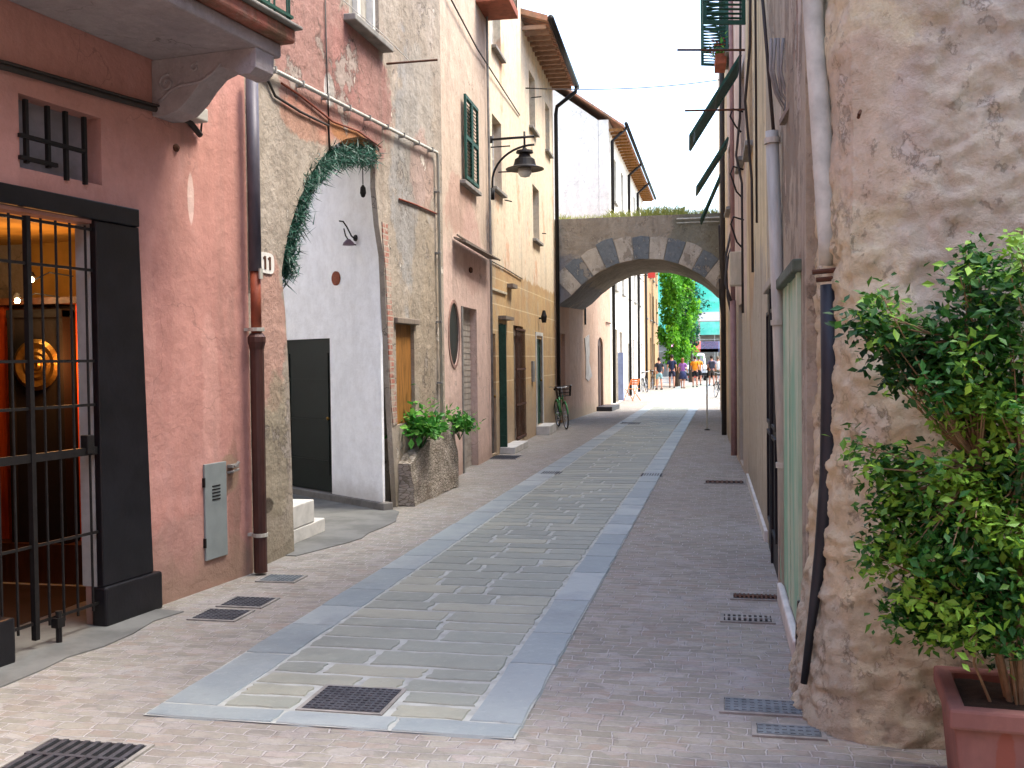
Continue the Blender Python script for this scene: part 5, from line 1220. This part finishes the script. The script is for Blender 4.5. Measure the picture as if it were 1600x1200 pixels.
for b in blobs:
    for _ in range(max(3, int(NTW*b[4]/tot))):
        a, r = rnd.uniform(0, 6.28), math.sqrt(rnd.random()); Yd = 4.12+rnd.gauss(0, .12)
        if b[0] < 1450: Yd = 4.15+rnd.gauss(0, .06)
        p = AY(b[0]+math.cos(a)*r*b[2], b[1]+math.sin(a)*r*b[3], min(4.5, Yd))-base; tw.append(p)
random.Random(3).shuffle(tw)
for k, p in enumerate(tw[:430]):
    st = min(stems, key=lambda s_: (s_[2]-p).length); j = st[1] if p.z < .6 else (st[2] if p.z < 1.25 else st[3])
    if rnd.random() < .5 and p.z > .9: j = st[2]
    mid = j.lerp(p, .55)+Vector((0, 0, -.04+.05*rnd.random())); bm_.tube([j, mid, p], [.005, .0035, .0018], 5)
bm_.build('branches', plain('shrub_bark', '8a7458', .9, 0, .3, 20, .3), she, recalc=False)
def shrub_leaf(i):
    p = tw[i % len(tw)]; q_ = p+Vector((rnd.gauss(0, .036), rnd.gauss(0, .04), rnd.gauss(0, .036)))
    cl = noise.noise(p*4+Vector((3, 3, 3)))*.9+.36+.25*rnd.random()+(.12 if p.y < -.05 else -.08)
    if rnd.random() < .06: cl = 1
    return q_, Vector((0, -.35, 1)), 1, min(1, max(0, cl))
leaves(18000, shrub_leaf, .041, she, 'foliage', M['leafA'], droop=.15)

# plants on the stone planter
def potplant(name, label, loc, r, n, h, pot=True, size=.07):
    e = empty(name, loc, 0, label, 'plant')
    leaves(n, lambda i: ((rnd.gauss(0, r*.5), rnd.gauss(0, r*.5), h+abs(rnd.gauss(0, r*.45))-.15*r*rnd.random()), Vector((0, 0, 1)), 1, min(1, max(0, rnd.gauss(.6, .25)))), size, e, 'foliage', M['leafB'])
    m = MB()
    for i in range(14): a = rnd.uniform(0, 6.28); m.tube([(0, 0, 0), (math.cos(a)*r*.3, math.sin(a)*r*.3, h*.8), (math.cos(a)*r*.7, math.sin(a)*r*.7, h+r*.3*rnd.random())], .004, 5)
    m.build('stems', M['leafB'], e); return e
wz = .72
p = F1.world(4.25, .12, .6); potplant('leafy_plant', 'larger bright green leafy plant spilling over the stone planter', (p.x, p.y, p.z), .30, 520, .22, size=.11)
p = F1.world(5.72, .2, .62); potplant('leafy_plant', 'smaller green plant hanging at the far end of the stone planter', (p.x, p.y, p.z), .22, 300, .16, size=.10)
pp = F1.world(4.95, .06, .80); e = empty('flower_pot', pp, 0, 'small terracotta pot half hidden among the green plants on the stone planter', 'flower pot')
m = MB(); m.lathe([(.06, 0), (.09, .15), (.1, .15), (.1, .19), (.085, .19), (.08, .13), (.001, .13)], n=18); m.build('pot', M['terracotta'], e, smooth=False)
# garland round the passage arch
gpts = [q1(*p) for p in ((448, 420), (446, 395), (455, 365), (463, 335), (472, 300), (484, 275), (500, 255), (520, 243), (545, 237), (568, 237), (585, 240))]
G3 = [F1.world(u+.06, -.05, z-.02) for u, z in gpts]; go = F1.world(gpts[0][0], 0, 0)
ge = empty('pine_garland', G3[0], 0, 'dark green artificial pine garland hung round the edge of the arched passage', 'garland')
def gpos():
    f = rnd.random()*(len(G3)-1); i = int(f); return G3[i].lerp(G3[i+1], f-i)-G3[0]
m = MB(); m.stone = []; ton = []
for i in range(7500):
    c = gpos(); lump_ = .6+.5*noise.noise(c*5); d = Vector((rnd.gauss(0, 1), rnd.gauss(0, 1), rnd.gauss(0, 1))).normalized(); L = .13*lump_*rnd.uniform(.6, 1.3)+.03; s_ = d.orthogonal().normalized()*.006
    off = Vector((rnd.gauss(0, .045), rnd.gauss(0, .045), rnd.gauss(0, .05))); c += off
    m.add([c-s_, c+s_, c+d*L], [(0, 1, 2)]); m.stone.append(len(ton)); ton.append((rnd.random(), rnd.random()))
o = m.build('needles', leaf_mat('garland_needles', '0c2a20', '164635', '2f6652', .1), ge, recalc=False); toned(m, ton)(o)
MB().tube([p-G3[0] for p in G3], .018, 6).build('wire', M['cable'], ge)
# wall lamp inside the passage
def w_world(s, d, z): v = Vector(wp(s, d, z)); return F1.world(v.x, -v.y, z)
s, z = w_at(556, 372); P0 = w_world(s, 0, z); nw = (w_world(s, 1, z)-P0).normalized()
e = empty('wall_lamp', P0, math.atan2(nw.y, nw.x), 'small black curved wall lamp mounted on the whitewashed passage wall', 'wall lamp')
m = MB(); m.lathe([(.04, 0), (.035, .015), (.001, .02)], n=12, axis='x'); m.tube([(0, 0, -.02), (.06, 0, .02), (.12, 0, .12), (.17, 0, .18), (.22, 0, .18)], .009, 6); m.tube([(0, 0, -.08), (.08, 0, -.06), (.14, 0, .02), (.16, 0, .1)], .008, 6); m.build('arm', M['iron'], e)
m = MB(); m.lathe([(.02, .03), (.06, -.01), (.07, -.04), (.05, -.04), (.001, -.02)], (.1, 0, -.05), 14); m.build('lamp_shade', plain('mauve_glass', '7c6470', .4, 0, .2, 9, 0), e, smooth=True)
m = MB(); P = [(583, 258), (583, 282)]; 
pA = F1.world(gpts[-1][0]+.03, -.15, gpts[-1][1]); e = empty('hanging_lantern', pA, 0, 'little dark ornament hanging on a cord below the end of the garland', 'ornament')
m.tube([(0, 0, 0), (0, 0, -.32)], .006, 5); m.lathe([(.001, -.32), (.03, -.36), (.035, -.42), (.02, -.46), (.001, -.47)], n=10); m.build('ornament', M['iron'], e)

# ------------------------------------------------------------------ far square: scaffolded building, tree, van, stalls
def gx(px, Y): return AY(px, 600, Y).x
sb = empty('scaffolded_building', (6, 92, 0), 0, 'building wrapped in bright green scaffold netting closing the view beyond the archway', 'building')
t = NT('green_netting', .8); t.col(t.mix(t.rng(t.noise(.35, 8, (1, 1, 2)), .35, .7), hx('4fc4a4'), hx('8fe0c8'))); t.col(t.mix(t.rng(t.noise(.8, 6, (1, 1, .3), (3, 3, 3)), .5, .8, 0, .6), t.b.inputs['Base Color'].links[0].from_socket, hx('2f9d84'))); t.bump(t.noise(1.2, 5, (1, 1, .4)), .8, .2); M['net'] = t.m
wallm = plain('grey_render', '9a958c', .9, 0, .3, 1, .3)
holes = [(-10+i*3.4, -8.4+i*3.4, z, z+1.8) for i in range(6) for z in (5, 8.4)]
m = MB(); m.slab([(-13, 0), (13, 0), (13, 11.8), (-13, 11.8)], [[(h[0], h[2]), (h[1], h[2]), (h[1], h[3]), (h[0], h[3])] for h in holes], 0, .4); m.box(-13, 13, .4, 9, 0, 11.7); m.build('wall', wallm, sb)
for i, h in enumerate(holes): MB().box(h[0], h[1], .25, .3, h[2], h[3]).build('window', M['glass'], sb)
m = MB()
bm = bmesh.new(); m = MB(); NX, NZ_ = 60, 26
vs = [(-13.2+26.4*i/NX, -1.5+.12*noise.noise(Vector((i*.5, j*.4, 1)))+.08*math.sin(i*1.3), 3.6+8.0*j/NZ_) for j in range(NZ_+1) for i in range(NX+1)]
m.add(vs, [(j*(NX+1)+i, j*(NX+1)+i+1, (j+1)*(NX+1)+i+1, (j+1)*(NX+1)+i) for j in range(NZ_) for i in range(NX)])
m.build('netting', M['net'], sb, smooth=True, recalc=False)
m = MB()
for i in range(14):
    x = -13+i*2; m.tube([(x, -1.45, 0), (x, -1.45, 11.6)], .03, 5); m.tube([(x, -.5, 0), (x, -.5, 11.6)], .03, 5)
for z in (2.2, 4.2, 6.2, 8.2, 10.2): m.box(-13, 13, -1.4, -.5, z, z+.05); m.tube([(-13, -1.45, z+1), (13, -1.45, z+1)], .025, 5)
m.build('scaffold', M['galv'], sb)
ce = AY(1110, 495, 84)
e = empty('canopy', (ce.x+1.2, 84, 0), 0, 'white flat canopy in front of the green netting, far away on the right', 'canopy')
m = MB(); m.box(-2.2, 3.5, -1, 1.2, ce.z-.35, ce.z+.35); m.build('cover', M['white'], e); m = MB()
for x in (-2.1, 3.4):
    for y in (-.9, 1.1): m.tube([(x, y, 0), (x, y, ce.z-.3)], .06, 6)
m.build('post', M['galv'], e)
# dark shop row under netting
for i, (px, lab, cl, Y) in enumerate(((1073, 'pink striped market stall far beyond the people', 'c98aa0', 82), (1098, 'red topped market stall left of the far white canopy', 'd4584a', 80), (1120, 'dark blue fronted market stall under the white canopy', '47506e', 80))):
    e = empty('market_stall', (gx(px, Y), Y, 0), 0, lab, 'market stall')
    mt_ = plain('stall_cloth', cl, .8, 0, .3, 3, .2)
    m = MB(); m.add([(-1.2, -.9, 2.3), (1.2, -.9, 2.3), (1.2, .9, 2.9), (-1.2, .9, 2.9), (-1.2, -.9, 2.05), (1.2, -.9, 2.05)], [(0, 1, 2, 3), (4, 5, 1, 0)]); m.build('awning', mt_, e)
    m = MB(); m.box(-1.1, 1.1, -.7, .6, .75, .85); m.box(-1.1, 1.1, -.7, -.68, .1, .75); m.build('counter', mt_, e)
    m = MB()
    for x in (-1.15, 1.15):
        for y in (-.85, .85): m.tube([(x, y, 0), (x, y, 2.3 if y < 0 else 2.88)], .03, 5)
    m.build('frame', M['galv'], e)
    m = MB()
    for k in range(14): x = -1+k*.15; m.box(x, x+.1, -.5+.5*rnd.random(), -.1+.5*rnd.random(), .86, .95+.2*rnd.random())
    m.build('goods', mt_, e)
# white van seen from the front
def van(x, y, rz, label):
    e = empty('white_van', (x, y, 0), rz, label, 'van')
    prof = [(-1.9, .35), (2.0, .35), (2.15, .6), (2.1, 1.0), (1.55, 1.15), (1.05, 1.85), (.8, 1.95), (-1.75, 1.95), (-1.95, 1.7)]
    m = MB(); m.slab([(p[0], p[1]) for p in prof], [], -.82, .82, axes='xz'); bd_ = m.build('body', plain('white_car_paint', 'd9dadb', .3, 0, .05, 5, 0, spec=.5), e, bevel=.06)
    m = MB(); m.add([(1.56, -.72, 1.16), (1.56, .72, 1.16), (1.1, .66, 1.80), (1.1, -.66, 1.80), (1.6, -.72, 1.18), (1.6, .72, 1.18), (1.14, .66, 1.82), (1.14, -.66, 1.82)], [(0, 1, 2, 3), (7, 6, 5, 4), (0, 4, 5, 1), (2, 6, 7, 3), (1, 5, 6, 2), (0, 3, 7, 4)]); m.build('windscreen', M['glass'], e)
    for s_ in (-1, 1):
        m = MB(); m.box(.1, 1.05, s_*.83-.01, s_*.83+.01, 1.2, 1.72); m.box(-1.6, -.1, s_*.83-.01, s_*.83+.01, 1.2, 1.72); m.build('side_window', M['glass'], e)
        for xx in (-1.2, 1.35):
            m = MB(); m.lathe([(.31, -.1), (.33, -.06), (.33, .06), (.31, .1)], (xx, s_*.78, .33), 18, axis='y'); w_ = m.build('tyre', M['rubber'], e)
            m = MB(); m.lathe([(.19, -.11), (.2, .11)], (xx, s_*.78, .33), 14, axis='y'); m.build('rim', M['chrome'], w_)
        m = MB(); m.box(2.08, 2.16, s_*.62-.14, s_*.62+.14, .66, .85); m.build('headlight', M['chrome'], e)
    m = MB(); m.box(2.1, 2.2, -.8, .8, .36, .56); m.build('bumper', M['iron'], e)
    return e
van(gx(1079, 74), 76, R(-80), 'white van facing the camera far beyond the people')
# tree with hanging foliage
tx = gx(1055, 58)
te = empty('leafy_tree', (tx, 60, 0), 0, 'tall bright green tree with drooping leaves beyond the archway', 'tree')
m = MB(); m.tube([(0, 0, -.1), (.05, 0, 1.5), (0, .1, 2.6), (.1, 0, 4.2), (.0, 0, 6.4)], [.2, .15, .13, .09, .03], 10)
for i in range(16):
    a = rnd.uniform(0, 6.28); z = 2.4+i*.23; L = rnd.uniform(.7, 1.15); m.tube([(.03, 0, z), (math.cos(a)*L*.6, math.sin(a)*L*.6, z+.5), (math.cos(a)*L, math.sin(a)*L, z+.3)], [.05, .03, .012], 6)
m.build('trunk', plain('bark', '4f4336', .95, 0, .4, 9, .6), te)
tc_ = []
for i in range(260):
    a = rnd.uniform(0, 6.28); z = 1.9+5.2*rnd.random(); r = 1.05*math.sqrt(rnd.random())*(1.0 if z < 5.5 else .8)*(.75+.6*noise.noise(Vector((a*.9, z*.8, 4)))+.25*(z > 3.2)); tc_.append(Vector((math.cos(a)*r, math.sin(a)*r, z+.25*math.cos(a*2))))
def tl(i):
    c = tc_[i % len(tc_)]; k = rnd.random(); return c+Vector((rnd.gauss(0, .09), rnd.gauss(0, .09), -k*.7)), Vector((c.x, c.y-.5, .3)), 1, min(1, max(0, .5+.5*noise.noise(c*1.7)+rnd.gauss(0, .15)))
M['treeleaf'] = leaf_mat('tree_leaf', '2c6412', '58a01c', '93d02c', .45)
leaves(15000, tl, .17, te, 'crown', M['treeleaf'], droop=1.1)
tx2 = gx(1066, 68); te2 = empty('bushy_tree', (tx2+.5, 70, 0), 0, 'darker blue green bushy tree partly behind the bright drooping tree', 'tree')
m = MB(); m.tube([(0, 0, -.1), (0, 0, 2.2), (.1, 0, 5)], [.16, .13, .06], 8); m.build('trunk', plain('bark2', '4a4035', .95, 0, .4, 9, .6), te2)
tc2 = [Vector((rnd.gauss(-.2, .32), rnd.gauss(0, .5), 4.6+rnd.gauss(0, 1.2))) for _ in range(160)]
leaves(6500, lambda i: (tc2[i % 160]+Vector((rnd.gauss(0, .15), rnd.gauss(0, .15), rnd.gauss(0, .15))), Vector((0, 0, 1)), 1, rnd.random()*.7), .2, te2, 'crown', leaf_mat('dark_tree_leaf', '123a2c', '1f5a3c', '3c8a52'))
p = AY(1032, 430, 50); e = empty('red_sign', (-4.10, 50, 0), R(90), 'small red projecting sign seen just under the crown of the arch', 'sign')
m = MB(); m.box(-.03, .03, -.75, -.4, p.z-.12, p.z+.16); m.build('panel', plain('red_panel', 'b5362c', .6, 0, .1, 5, 0), e); m = MB(); m.tube([(0, -.4, p.z), (0, .02, p.z)], .02, 6); m.build('bracket', M['iron'], e)

# ------------------------------------------------------------------ people
M['skin'] = plain('skin', 'b9826a', .6, 0, .1, 20, 0); M['skin2'] = plain('tanned_skin', '946048', .6, 0, .1, 20, 0)
def skin_obj(name, verts, edges, rad, mat, parent, root=0, sub=2):
    me = bpy.data.meshes.new(name); me.from_pydata(verts, edges, []); me.materials.append(mat)
    o = bpy.data.objects.new(name, me); C.objects.link(o); o.parent = parent
    md_ = o.modifiers.new('skin', 'SKIN'); md_.use_smooth_shade = True
    if not me.skin_vertices: me.skin_vertices.new()
    for i, r in enumerate(rad):
        rr = (r, r) if isinstance(r, (int, float)) else r
        me.skin_vertices[0].data[i].radius = rr; me.skin_vertices[0].data[i].use_root = (i == root)
    s_ = o.modifiers.new('sub', 'SUBSURF'); s_.levels = s_.render_levels = sub
    return o
def person(x, y, rz, label, top_, bottom, hair, h=1.7, skin='skin', step=.16, arm=(.1, .1), long_legs=False, skirt=False, bag=None, longhair=False, bend=(.15, .15)):
    k = h/1.72; e = empty('person', (x, y, 0), rz, label, 'person')
    V = []; E_ = []; Rr = []
    def v(p, r, par=None):
        V.append(tuple(c*k for c in p)); Rr.append(tuple(q_*k for q_ in r) if isinstance(r, tuple) else r*k)
        if par is not None: E_.append((par, len(V)-1))
        return len(V)-1
    # y: forward is -y
    pel = v((0, 0, .95), (.15, .11)); bel = v((0, -.01, 1.08), (.135, .10), pel); ch = v((0, 0, 1.28), (.155, .105), bel); nk0 = v((0, .01, 1.42), (.075, .07), ch)
    nk = v((0, 0, 1.49), (.052, .055), nk0); j = v((0, -.02, 1.57), (.068, .078), nk); hd = v((0, -.01, 1.65), (.076, .092), j); v((0, 0, 1.70), (.06, .07), hd)
    S_ = {}
    for s_ in (-1, 1):
        st = step*s_
        hp = v((s_*.10, 0, .88), .088, pel); kn = v((s_*.105, -st*.6-.02, .48), .055, hp); ca = v((s_*.105, -st*.8+.02, .34), .052, kn); an = v((s_*.105, -st+.02, .085), .034, ca); v((s_*.11, -st-.11, .035), (.035, .026), an)
        a_ = arm[0 if s_ < 0 else 1]; b_ = bend[0 if s_ < 0 else 1]
        sh_ = v((s_*.175, 0, 1.385), .058, nk0); el = v((s_*.235, a_*.6, 1.10), .038, sh_); wr = v((s_*.25, a_*.6-b_-.02, .88+b_*.6), .024, el); pa = v((s_*.25, a_*.6-b_*1.3-.03, .81+b_*.8), (.034, .018), wr)
        for f in range(4):
            f0 = v((s_*.25+.0, a_*.6-b_*1.5-.06+f*.02, .755+b_*.9), .0085, pa); v((s_*.245, a_*.6-b_*1.7-.06+f*.02, .715+b_*.95+.005*f), .0075, f0)
        v((s_*.235, a_*.6-b_*1.3-.075, .79+b_*.85), .009, pa)
        S_[s_] = (st, a_, b_)
    body = skin_obj('body', V, E_, Rr, M[skin], e, 0, 1)
    # face: nose, ears, eyes belong to the head
    m = MB(); m.lathe([(.001, -.022), (.012, -.012), (.014, 0), (.001, .02)], (0, -.105*k, 1.61*k), 8)
    for s_ in (-1, 1): m.lathe([(.001, -.03), (.012, -.01), (.012, .012), (.001, .03)], (s_*.078*k, 0, 1.62*k), 8)
    m.build('face', M[skin], e, smooth=True)
    m = MB()
    for s_ in (-1, 1): m.box(s_*.03*k-.01, s_*.03*k+.01, -.105*k, -.095*k, 1.635*k, 1.645*k)
    m.box(-.02, .02, -.103*k, -.096*k, 1.565*k, 1.573*k); m.build('eyes', M['iron'], e)
    # hair
    bm = bmesh.new(); bmesh.ops.create_uvsphere(bm, u_segments=16, v_segments=10, radius=1)
    for q_ in bm.verts:
        c_ = q_.co.copy(); c_ = Vector((c_.x*.09, c_.y*.108+.014, c_.z*.105+1.665)); 
        if c_.y < -.03 and c_.z < 1.68: c_.y = -.03+(.0)
        if longhair and c_.z < 1.62 and c_.y > 0: c_.z -= .14
        q_.co = c_*k
    me = bpy.data.meshes.new('hair'); bm.to_mesh(me); bm.free(); me.materials.append(plain('hair_colour', hair, .7, 0, .3, 30, .3)); o = bpy.data.objects.new('hair', me); C.objects.link(o); o.parent = e
    # shirt
    def grow(nm, pts, mat):
        VV = [tuple(c*k for c in p[0]) for p in pts]; RR = [tuple(q_*k for q_ in p[1]) if isinstance(p[1], tuple) else p[1]*k for p in pts]; EE = [(p[2], i) for i, p in enumerate(pts) if p[2] is not None]
        return skin_obj(nm, VV, EE, RR, mat, e, 0, 1)
    pts = [((0, 0, .84), (.172, .132), None), ((0, -.01, 1.08), (.152, .118), 0), ((0, 0, 1.28), (.172, .122), 1), ((0, .01, 1.43), (.09, .08), 2)]
    for s_ in (-1, 1):
        st, a_, b_ = S_[s_]; n0 = len(pts); pts.append(((s_*.178, 0, 1.385), .073, 3)); pts.append(((s_*.215, a_*.32, 1.2), .062, n0))
    grow('shirt', pts, plain('shirt_cloth', top_, .9, 0, .15, 9, .3))
    if skirt:
        m = MB(); m.lathe([(.15*k, 1.0*k), (.19*k, .9*k), (.25*k, .55*k), (.24*k, .55*k), (.1*k, .9*k)], n=18); m.build('skirt', plain('skirt_cloth', bottom, .9, 0, .25, 9, .3), e, smooth=True)
    else:
        pts = [((0, 0, 1.0), (.155, .118), None), ((0, 0, .92), (.165, .125), 0)]
        for s_ in (-1, 1):
            st, a_, b_ = S_[s_]; n0 = len(pts); pts.append(((s_*.10, 0, .86), .102, 1)); pts.append(((s_*.108, -st*.5-.01, .56 if not long_legs else .5), .082 if not long_legs else .068, n0))
            if long_legs: pts.append(((s_*.108, -st+.02, .12), .052, n0+1))
        grow('trousers' if long_legs else 'shorts', pts, plain('trouser_cloth', bottom, .9, 0, .25, 9, .3))
    for s_ in (-1, 1):
        st = S_[s_][0]; m = MB(); m.box(s_*.11*k-.045, s_*.11*k+.045, (-st-.17)*k, (-st+.07)*k, .0, .075*k); m.build('shoe', M['rubber'] if s_ and not skirt else M['leather'], e, bevel=.02)
    if bag:
        b = empty('shoulder_bag', (0, 0, 0)); bpy.data.objects.remove(b)
        m = MB(); m.box(-.15*k, .15*k, .13*k, .27*k, 1.02*k, 1.42*k); m.build('backpack', plain('bag_cloth', bag, .8, 0, .2, 9, .2), e, bevel=.04)
    return e
M['leather'] = plain('brown_leather', '6a4330', .6, 0, .2, 9, 0)
def P_(px, py, **k): g = G(px, py); return g.x, g.y
for (px, py, rz, lab, top_, bot, hair, kw) in (
    (1030, 609, 200, 'person in black T-shirt and pale teal patterned shorts standing left by the wall', '24262c', '7fa09f', '2a201b', dict(h=1.66, step=.1)),
    (1050, 606, 185, 'person in dark navy top and shorts walking away, left of the purple top', '272d45', '22263a', '1d1714', dict(h=1.8, step=.2)),
    (1067, 607, 170, 'person in purple top and navy skirt walking away, mid group', '8a5a94', '2f3556', '7a4e30', dict(h=1.62, step=.18, skirt=True, longhair=True)),
    (1086, 605, 180, 'person in bright orange T-shirt and black shorts in mid street', 'e08a1e', '1c1b1f', '2a1e16', dict(h=1.72, step=.14, arm=(.25, -.2), bend=(.25, .25))),
    (1092, 602, 178, 'second person in orange top, just behind the first orange T-shirt', 'd9862a', '26262c', '231a14', dict(h=1.7, step=.1)),
    (1112, 603, 190, 'person in mauve grey top with dark backpack near the right wall', '6d5c70', '4e4640', '2b2420', dict(h=1.74, step=.1, bag='33343f', long_legs=False)),
    (1122, 602, 175, 'person in white top at the far right behind the parked bicycle', 'd5d2cc', '5c5a4c', '6b5a48', dict(h=1.68, step=.1)),
    (1061, 596, 0, 'person in white shirt far off beyond the walking group', 'd9d5d0', '7c7466', '3b2b20', dict(h=1.7, step=.1)),
    (1075, 594, 10, 'person in pink shirt far off in front of the white van', 'c98f94', '4a4a55', '2b201a', dict(h=1.66, step=.1))):
    x, y = P_(px, py); person(x, y, R(rz), lab, top_, bot, hair, **kw)

# ------------------------------------------------------------------ bicycles
def bicycle(x, y, rz, lean, label, frame_mat, basket=True, scale=1.0, group=None):
    e = empty('bicycle', (x, y, 0), rz, label, 'bicycle', group); e.rotation_euler = (lean, 0, rz); e.scale = (scale,)*3
    r = .33
    for nx in (0, 1.02):
        m = MB(); n = 36; k = 8; vs = []
        for i in range(n):
            a = 2*math.pi*i/n
            for j in range(k):
                b_ = 2*math.pi*j/k; rr = r-.018+.018*math.cos(b_); vs.append((nx+rr*math.cos(a), .018*math.sin(b_), r+rr*math.sin(a)))
        m.add(vs, [(i*k+j, i*k+(j+1) % k, ((i+1) % n)*k+(j+1) % k, ((i+1) % n)*k+j) for i in range(n) for j in range(k)]); w_ = m.build('wheel', M['rubber'], e, smooth=True)
        m = MB(); rim = [(nx+(r-.035)*math.cos(2*math.pi*i/30), 0, r+(r-.035)*math.sin(2*math.pi*i/30)) for i in range(31)]; m.tube(rim, .010, 6, caps=False)
        for i in range(18): a = 2*math.pi*i/18; m.tube([(nx, .02*(-1)**i, r), (nx+(r-.035)*math.cos(a), 0, r+(r-.035)*math.sin(a))], .0018, 4)
        m.lathe([(.02, -.04), (.02, .04)], (nx, 0, r), 10, axis='y'); m.build('rim', M['chrome'], w_)
        m = MB(); m.tube([(nx+(r+.02)*math.cos(a), 0, r+(r+.02)*math.sin(a)) for a in [R(q_) for q_ in range(10, 171, 12)]], .018, 6); m.build('mudguard', frame_mat, e)
    m = MB(); bb = (.47, 0, .29); sd_ = (.36, 0, .78); hd = (.84, 0, .82); hb = (.87, 0, .66)
    m.tube([bb, sd_], .016, 8); m.tube([bb, hb], .017, 8); m.tube([(.39, 0, .66), (.85, 0, .77)], .015, 8); m.tube([hd, hb], .02, 8)
    for s_ in (-1, 1): m.tube([bb, (0, s_*.05, r)], .009, 6); m.tube([(.38, 0, .7), (0, s_*.05, r)], .008, 6)
    m.build('frame', frame_mat, e, smooth=True)
    m = MB()
    for s_ in (-1, 1): m.tube([(.87, s_*.02, .66), (.88, s_*.05, .62), (1.02, s_*.05, r)], .010, 6)
    m.build('fork', M['chrome'], e)
    m = MB(); m.tube([(.84, 0, .8), (.81, 0, 1.0)], .012, 6); m.tube([(.66, -.28, 1.03), (.76, -.24, 1.03), (.82, -.08, 1.0), (.82, .08, 1.0), (.76, .24, 1.03), (.66, .28, 1.03)], .011, 6); m.build('handlebar', M['chrome'], e, smooth=True)
    m = MB(); m.tube([sd_, (.33, 0, .92)], .012, 6); m.build('seat_post', M['chrome'], e)
    m = MB(); m.slab([(.20, -.09), (.26, -.1), (.38, -.03), (.48, -.015), (.48, .015), (.38, .03), (.26, .1), (.20, .09)], [], .92, .97, axes='xy'); m.build('saddle', M['rubber'], e, bevel=.015)
    m = MB(); m.lathe([(.09, -.012), (.09, -.006)], bb, 18, axis='y'); m.tube([(bb[0], -.06, bb[2]), (bb[0]+.14, -.07, bb[2]-.08)], .008, 5); m.tube([(bb[0], .06, bb[2]), (bb[0]-.14, .07, bb[2]+.08)], .008, 5); m.box(bb[0]+.1, bb[0]+.18, -.15, -.07, bb[2]-.09, bb[2]-.07); m.box(bb[0]-.18, bb[0]-.1, .07, .15, bb[2]+.07, bb[2]+.09); m.build('crank', M['chrome'], e)
    if basket:
        m = MB(); cx = 1.0
        for i in range(11):
            t_ = i/10; m.tube([(cx-.11+.22*t_, -.15, .80), (cx-.13+.26*t_, -.18, 1.04)], .004, 4); m.tube([(cx-.11+.22*t_, .15, .80), (cx-.13+.26*t_, .18, 1.04)], .004, 4)
            m.tube([(cx-.11, -.15+.3*t_, .80), (cx-.13, -.18+.36*t_, 1.04)], .004, 4); m.tube([(cx+.11, -.15+.3*t_, .80), (cx+.13, -.18+.36*t_, 1.04)], .004, 4)
        for z, a_, b_ in ((.80, .11, .15), (.88, .117, .16), (.96, .123, .17), (1.04, .13, .18)): m.tube([(cx-a_, -b_, z), (cx+a_, -b_, z), (cx+a_, b_, z), (cx-a_, b_, z), (cx-a_, -b_, z)], .005, 4)
        m.box(cx-.11, cx+.11, -.15, .15, .795, .803); m.build('basket', M['iron'], e)
    m = MB(); m.tube([(.5, .06, .28), (.45, .22, .0)], .008, 5); m.build('kickstand', M['chrome'], e)
    return e
M['bikegreen'] = plain('green_bicycle_paint', '2f7d45', .35, 0, .1, 9, 0, spec=.5); M['bikedark'] = plain('dark_bicycle_paint', '2a2c30', .4, 0, .1, 9, 0)
g = G(884, 671)
bicycle(-4.12, 25.25, R(-70), R(4), 'green bicycle with a dark front basket leaning beside the downpipe at the arch', M['bikegreen'])
g1, g2 = G(1008, 612), G(1016, 609)
bicycle(g1.x-.1, g1.y, R(-75), R(3), 'dark bicycle parked against the sunlit white house, nearer of the pair', M['bikedark'], False)
bicycle(g2.x-.05, g2.y+1.2, R(-80), R(-3), 'dark bicycle with basket against the tawny wall, farther of the pair', M['bikedark'], True)
g3 = G(1122, 621); bicycle(g3.x-.1, g3.y, R(-75), R(-4), 'dark bicycle standing at the right edge beyond the archway', M['bikedark'], False)
# orange folding easel
g = G(988, 626)
e = empty('folding_chair', (g.x, g.y, 0), R(-35), 'orange wooden folding chair standing outside the white house', 'chair'); m = MB()
M['orangewood'] = plain('orange_wood', 'd0773a', .5, 0, .25, 9, .1)
for s_ in (-1, 1):
    m = MB(); m.tube([(s_*.22, -.25, 0), (s_*.2, .2, .85)], .016, 6); m.build('leg', M['orangewood'], e)
    m = MB(); m.tube([(s_*.19, .28, 0), (s_*.19, -.2, .47)], .016, 6); m.build('leg', M['orangewood'], e)
m = MB()
for i in range(5): m.box(-.21, .21, -.22+i*.09, -.15+i*.09, .455, .475)
m.build('seat', M['orangewood'], e)
m = MB()
for i in range(3): m.box(-.21, .21, .13+.045*i, .15+.045*i, .62+i*.085, .69+i*.085)
m.build('backrest', M['orangewood'], e)
# slender post on the right of the street, and overhead cable
g = G(1105, 672); tp = AY(1106, 590, g.y)
e = empty('sign_post', (g.x, g.y, 0), 0, 'thin grey metal post standing alone near the right wall before the archway', 'post')
MB().tube([(0, 0, 0), (0, 0, tp.z)], .018, 8).build('pole', M['galv'], e); MB().lathe([(.07, 0), (.07, .01), (.03, .03)], n=12).build('foot', M['iron'], e); MB().lathe([(.022, tp.z-.001), (.022, tp.z+.02), (.001, tp.z+.035)], n=10).build('cap', M['iron'], e)
a, b = AY(815, 137, 21.5), AY(1128, 124, 27)
o = MB().tube(sag(a, b, .12, 14), .012, 5).build('overhead_cable', M['cable'], None); tag(o, 'thin cable strung high across the street above the archway', 'cable')

# every repeated kind carries its group
GROUPS = {'person': 'people strolling at the far end of the street', 'bicycle': 'bicycles parked along the street', 'manhole cover': 'covers let into the paving',
          'drain grate': 'slotted drain grates along the street', 'market stall': 'market stalls on the far square', 'spotlight': 'spotlights in the shop', 'plant': 'leafy plants on the stone planter', 'tree': 'trees on the far square'}
for o in bpy.data.objects:
    if o.parent is None and o.get('category') in GROUPS and not o.get('group'): o['group'] = GROUPS[o['category']]
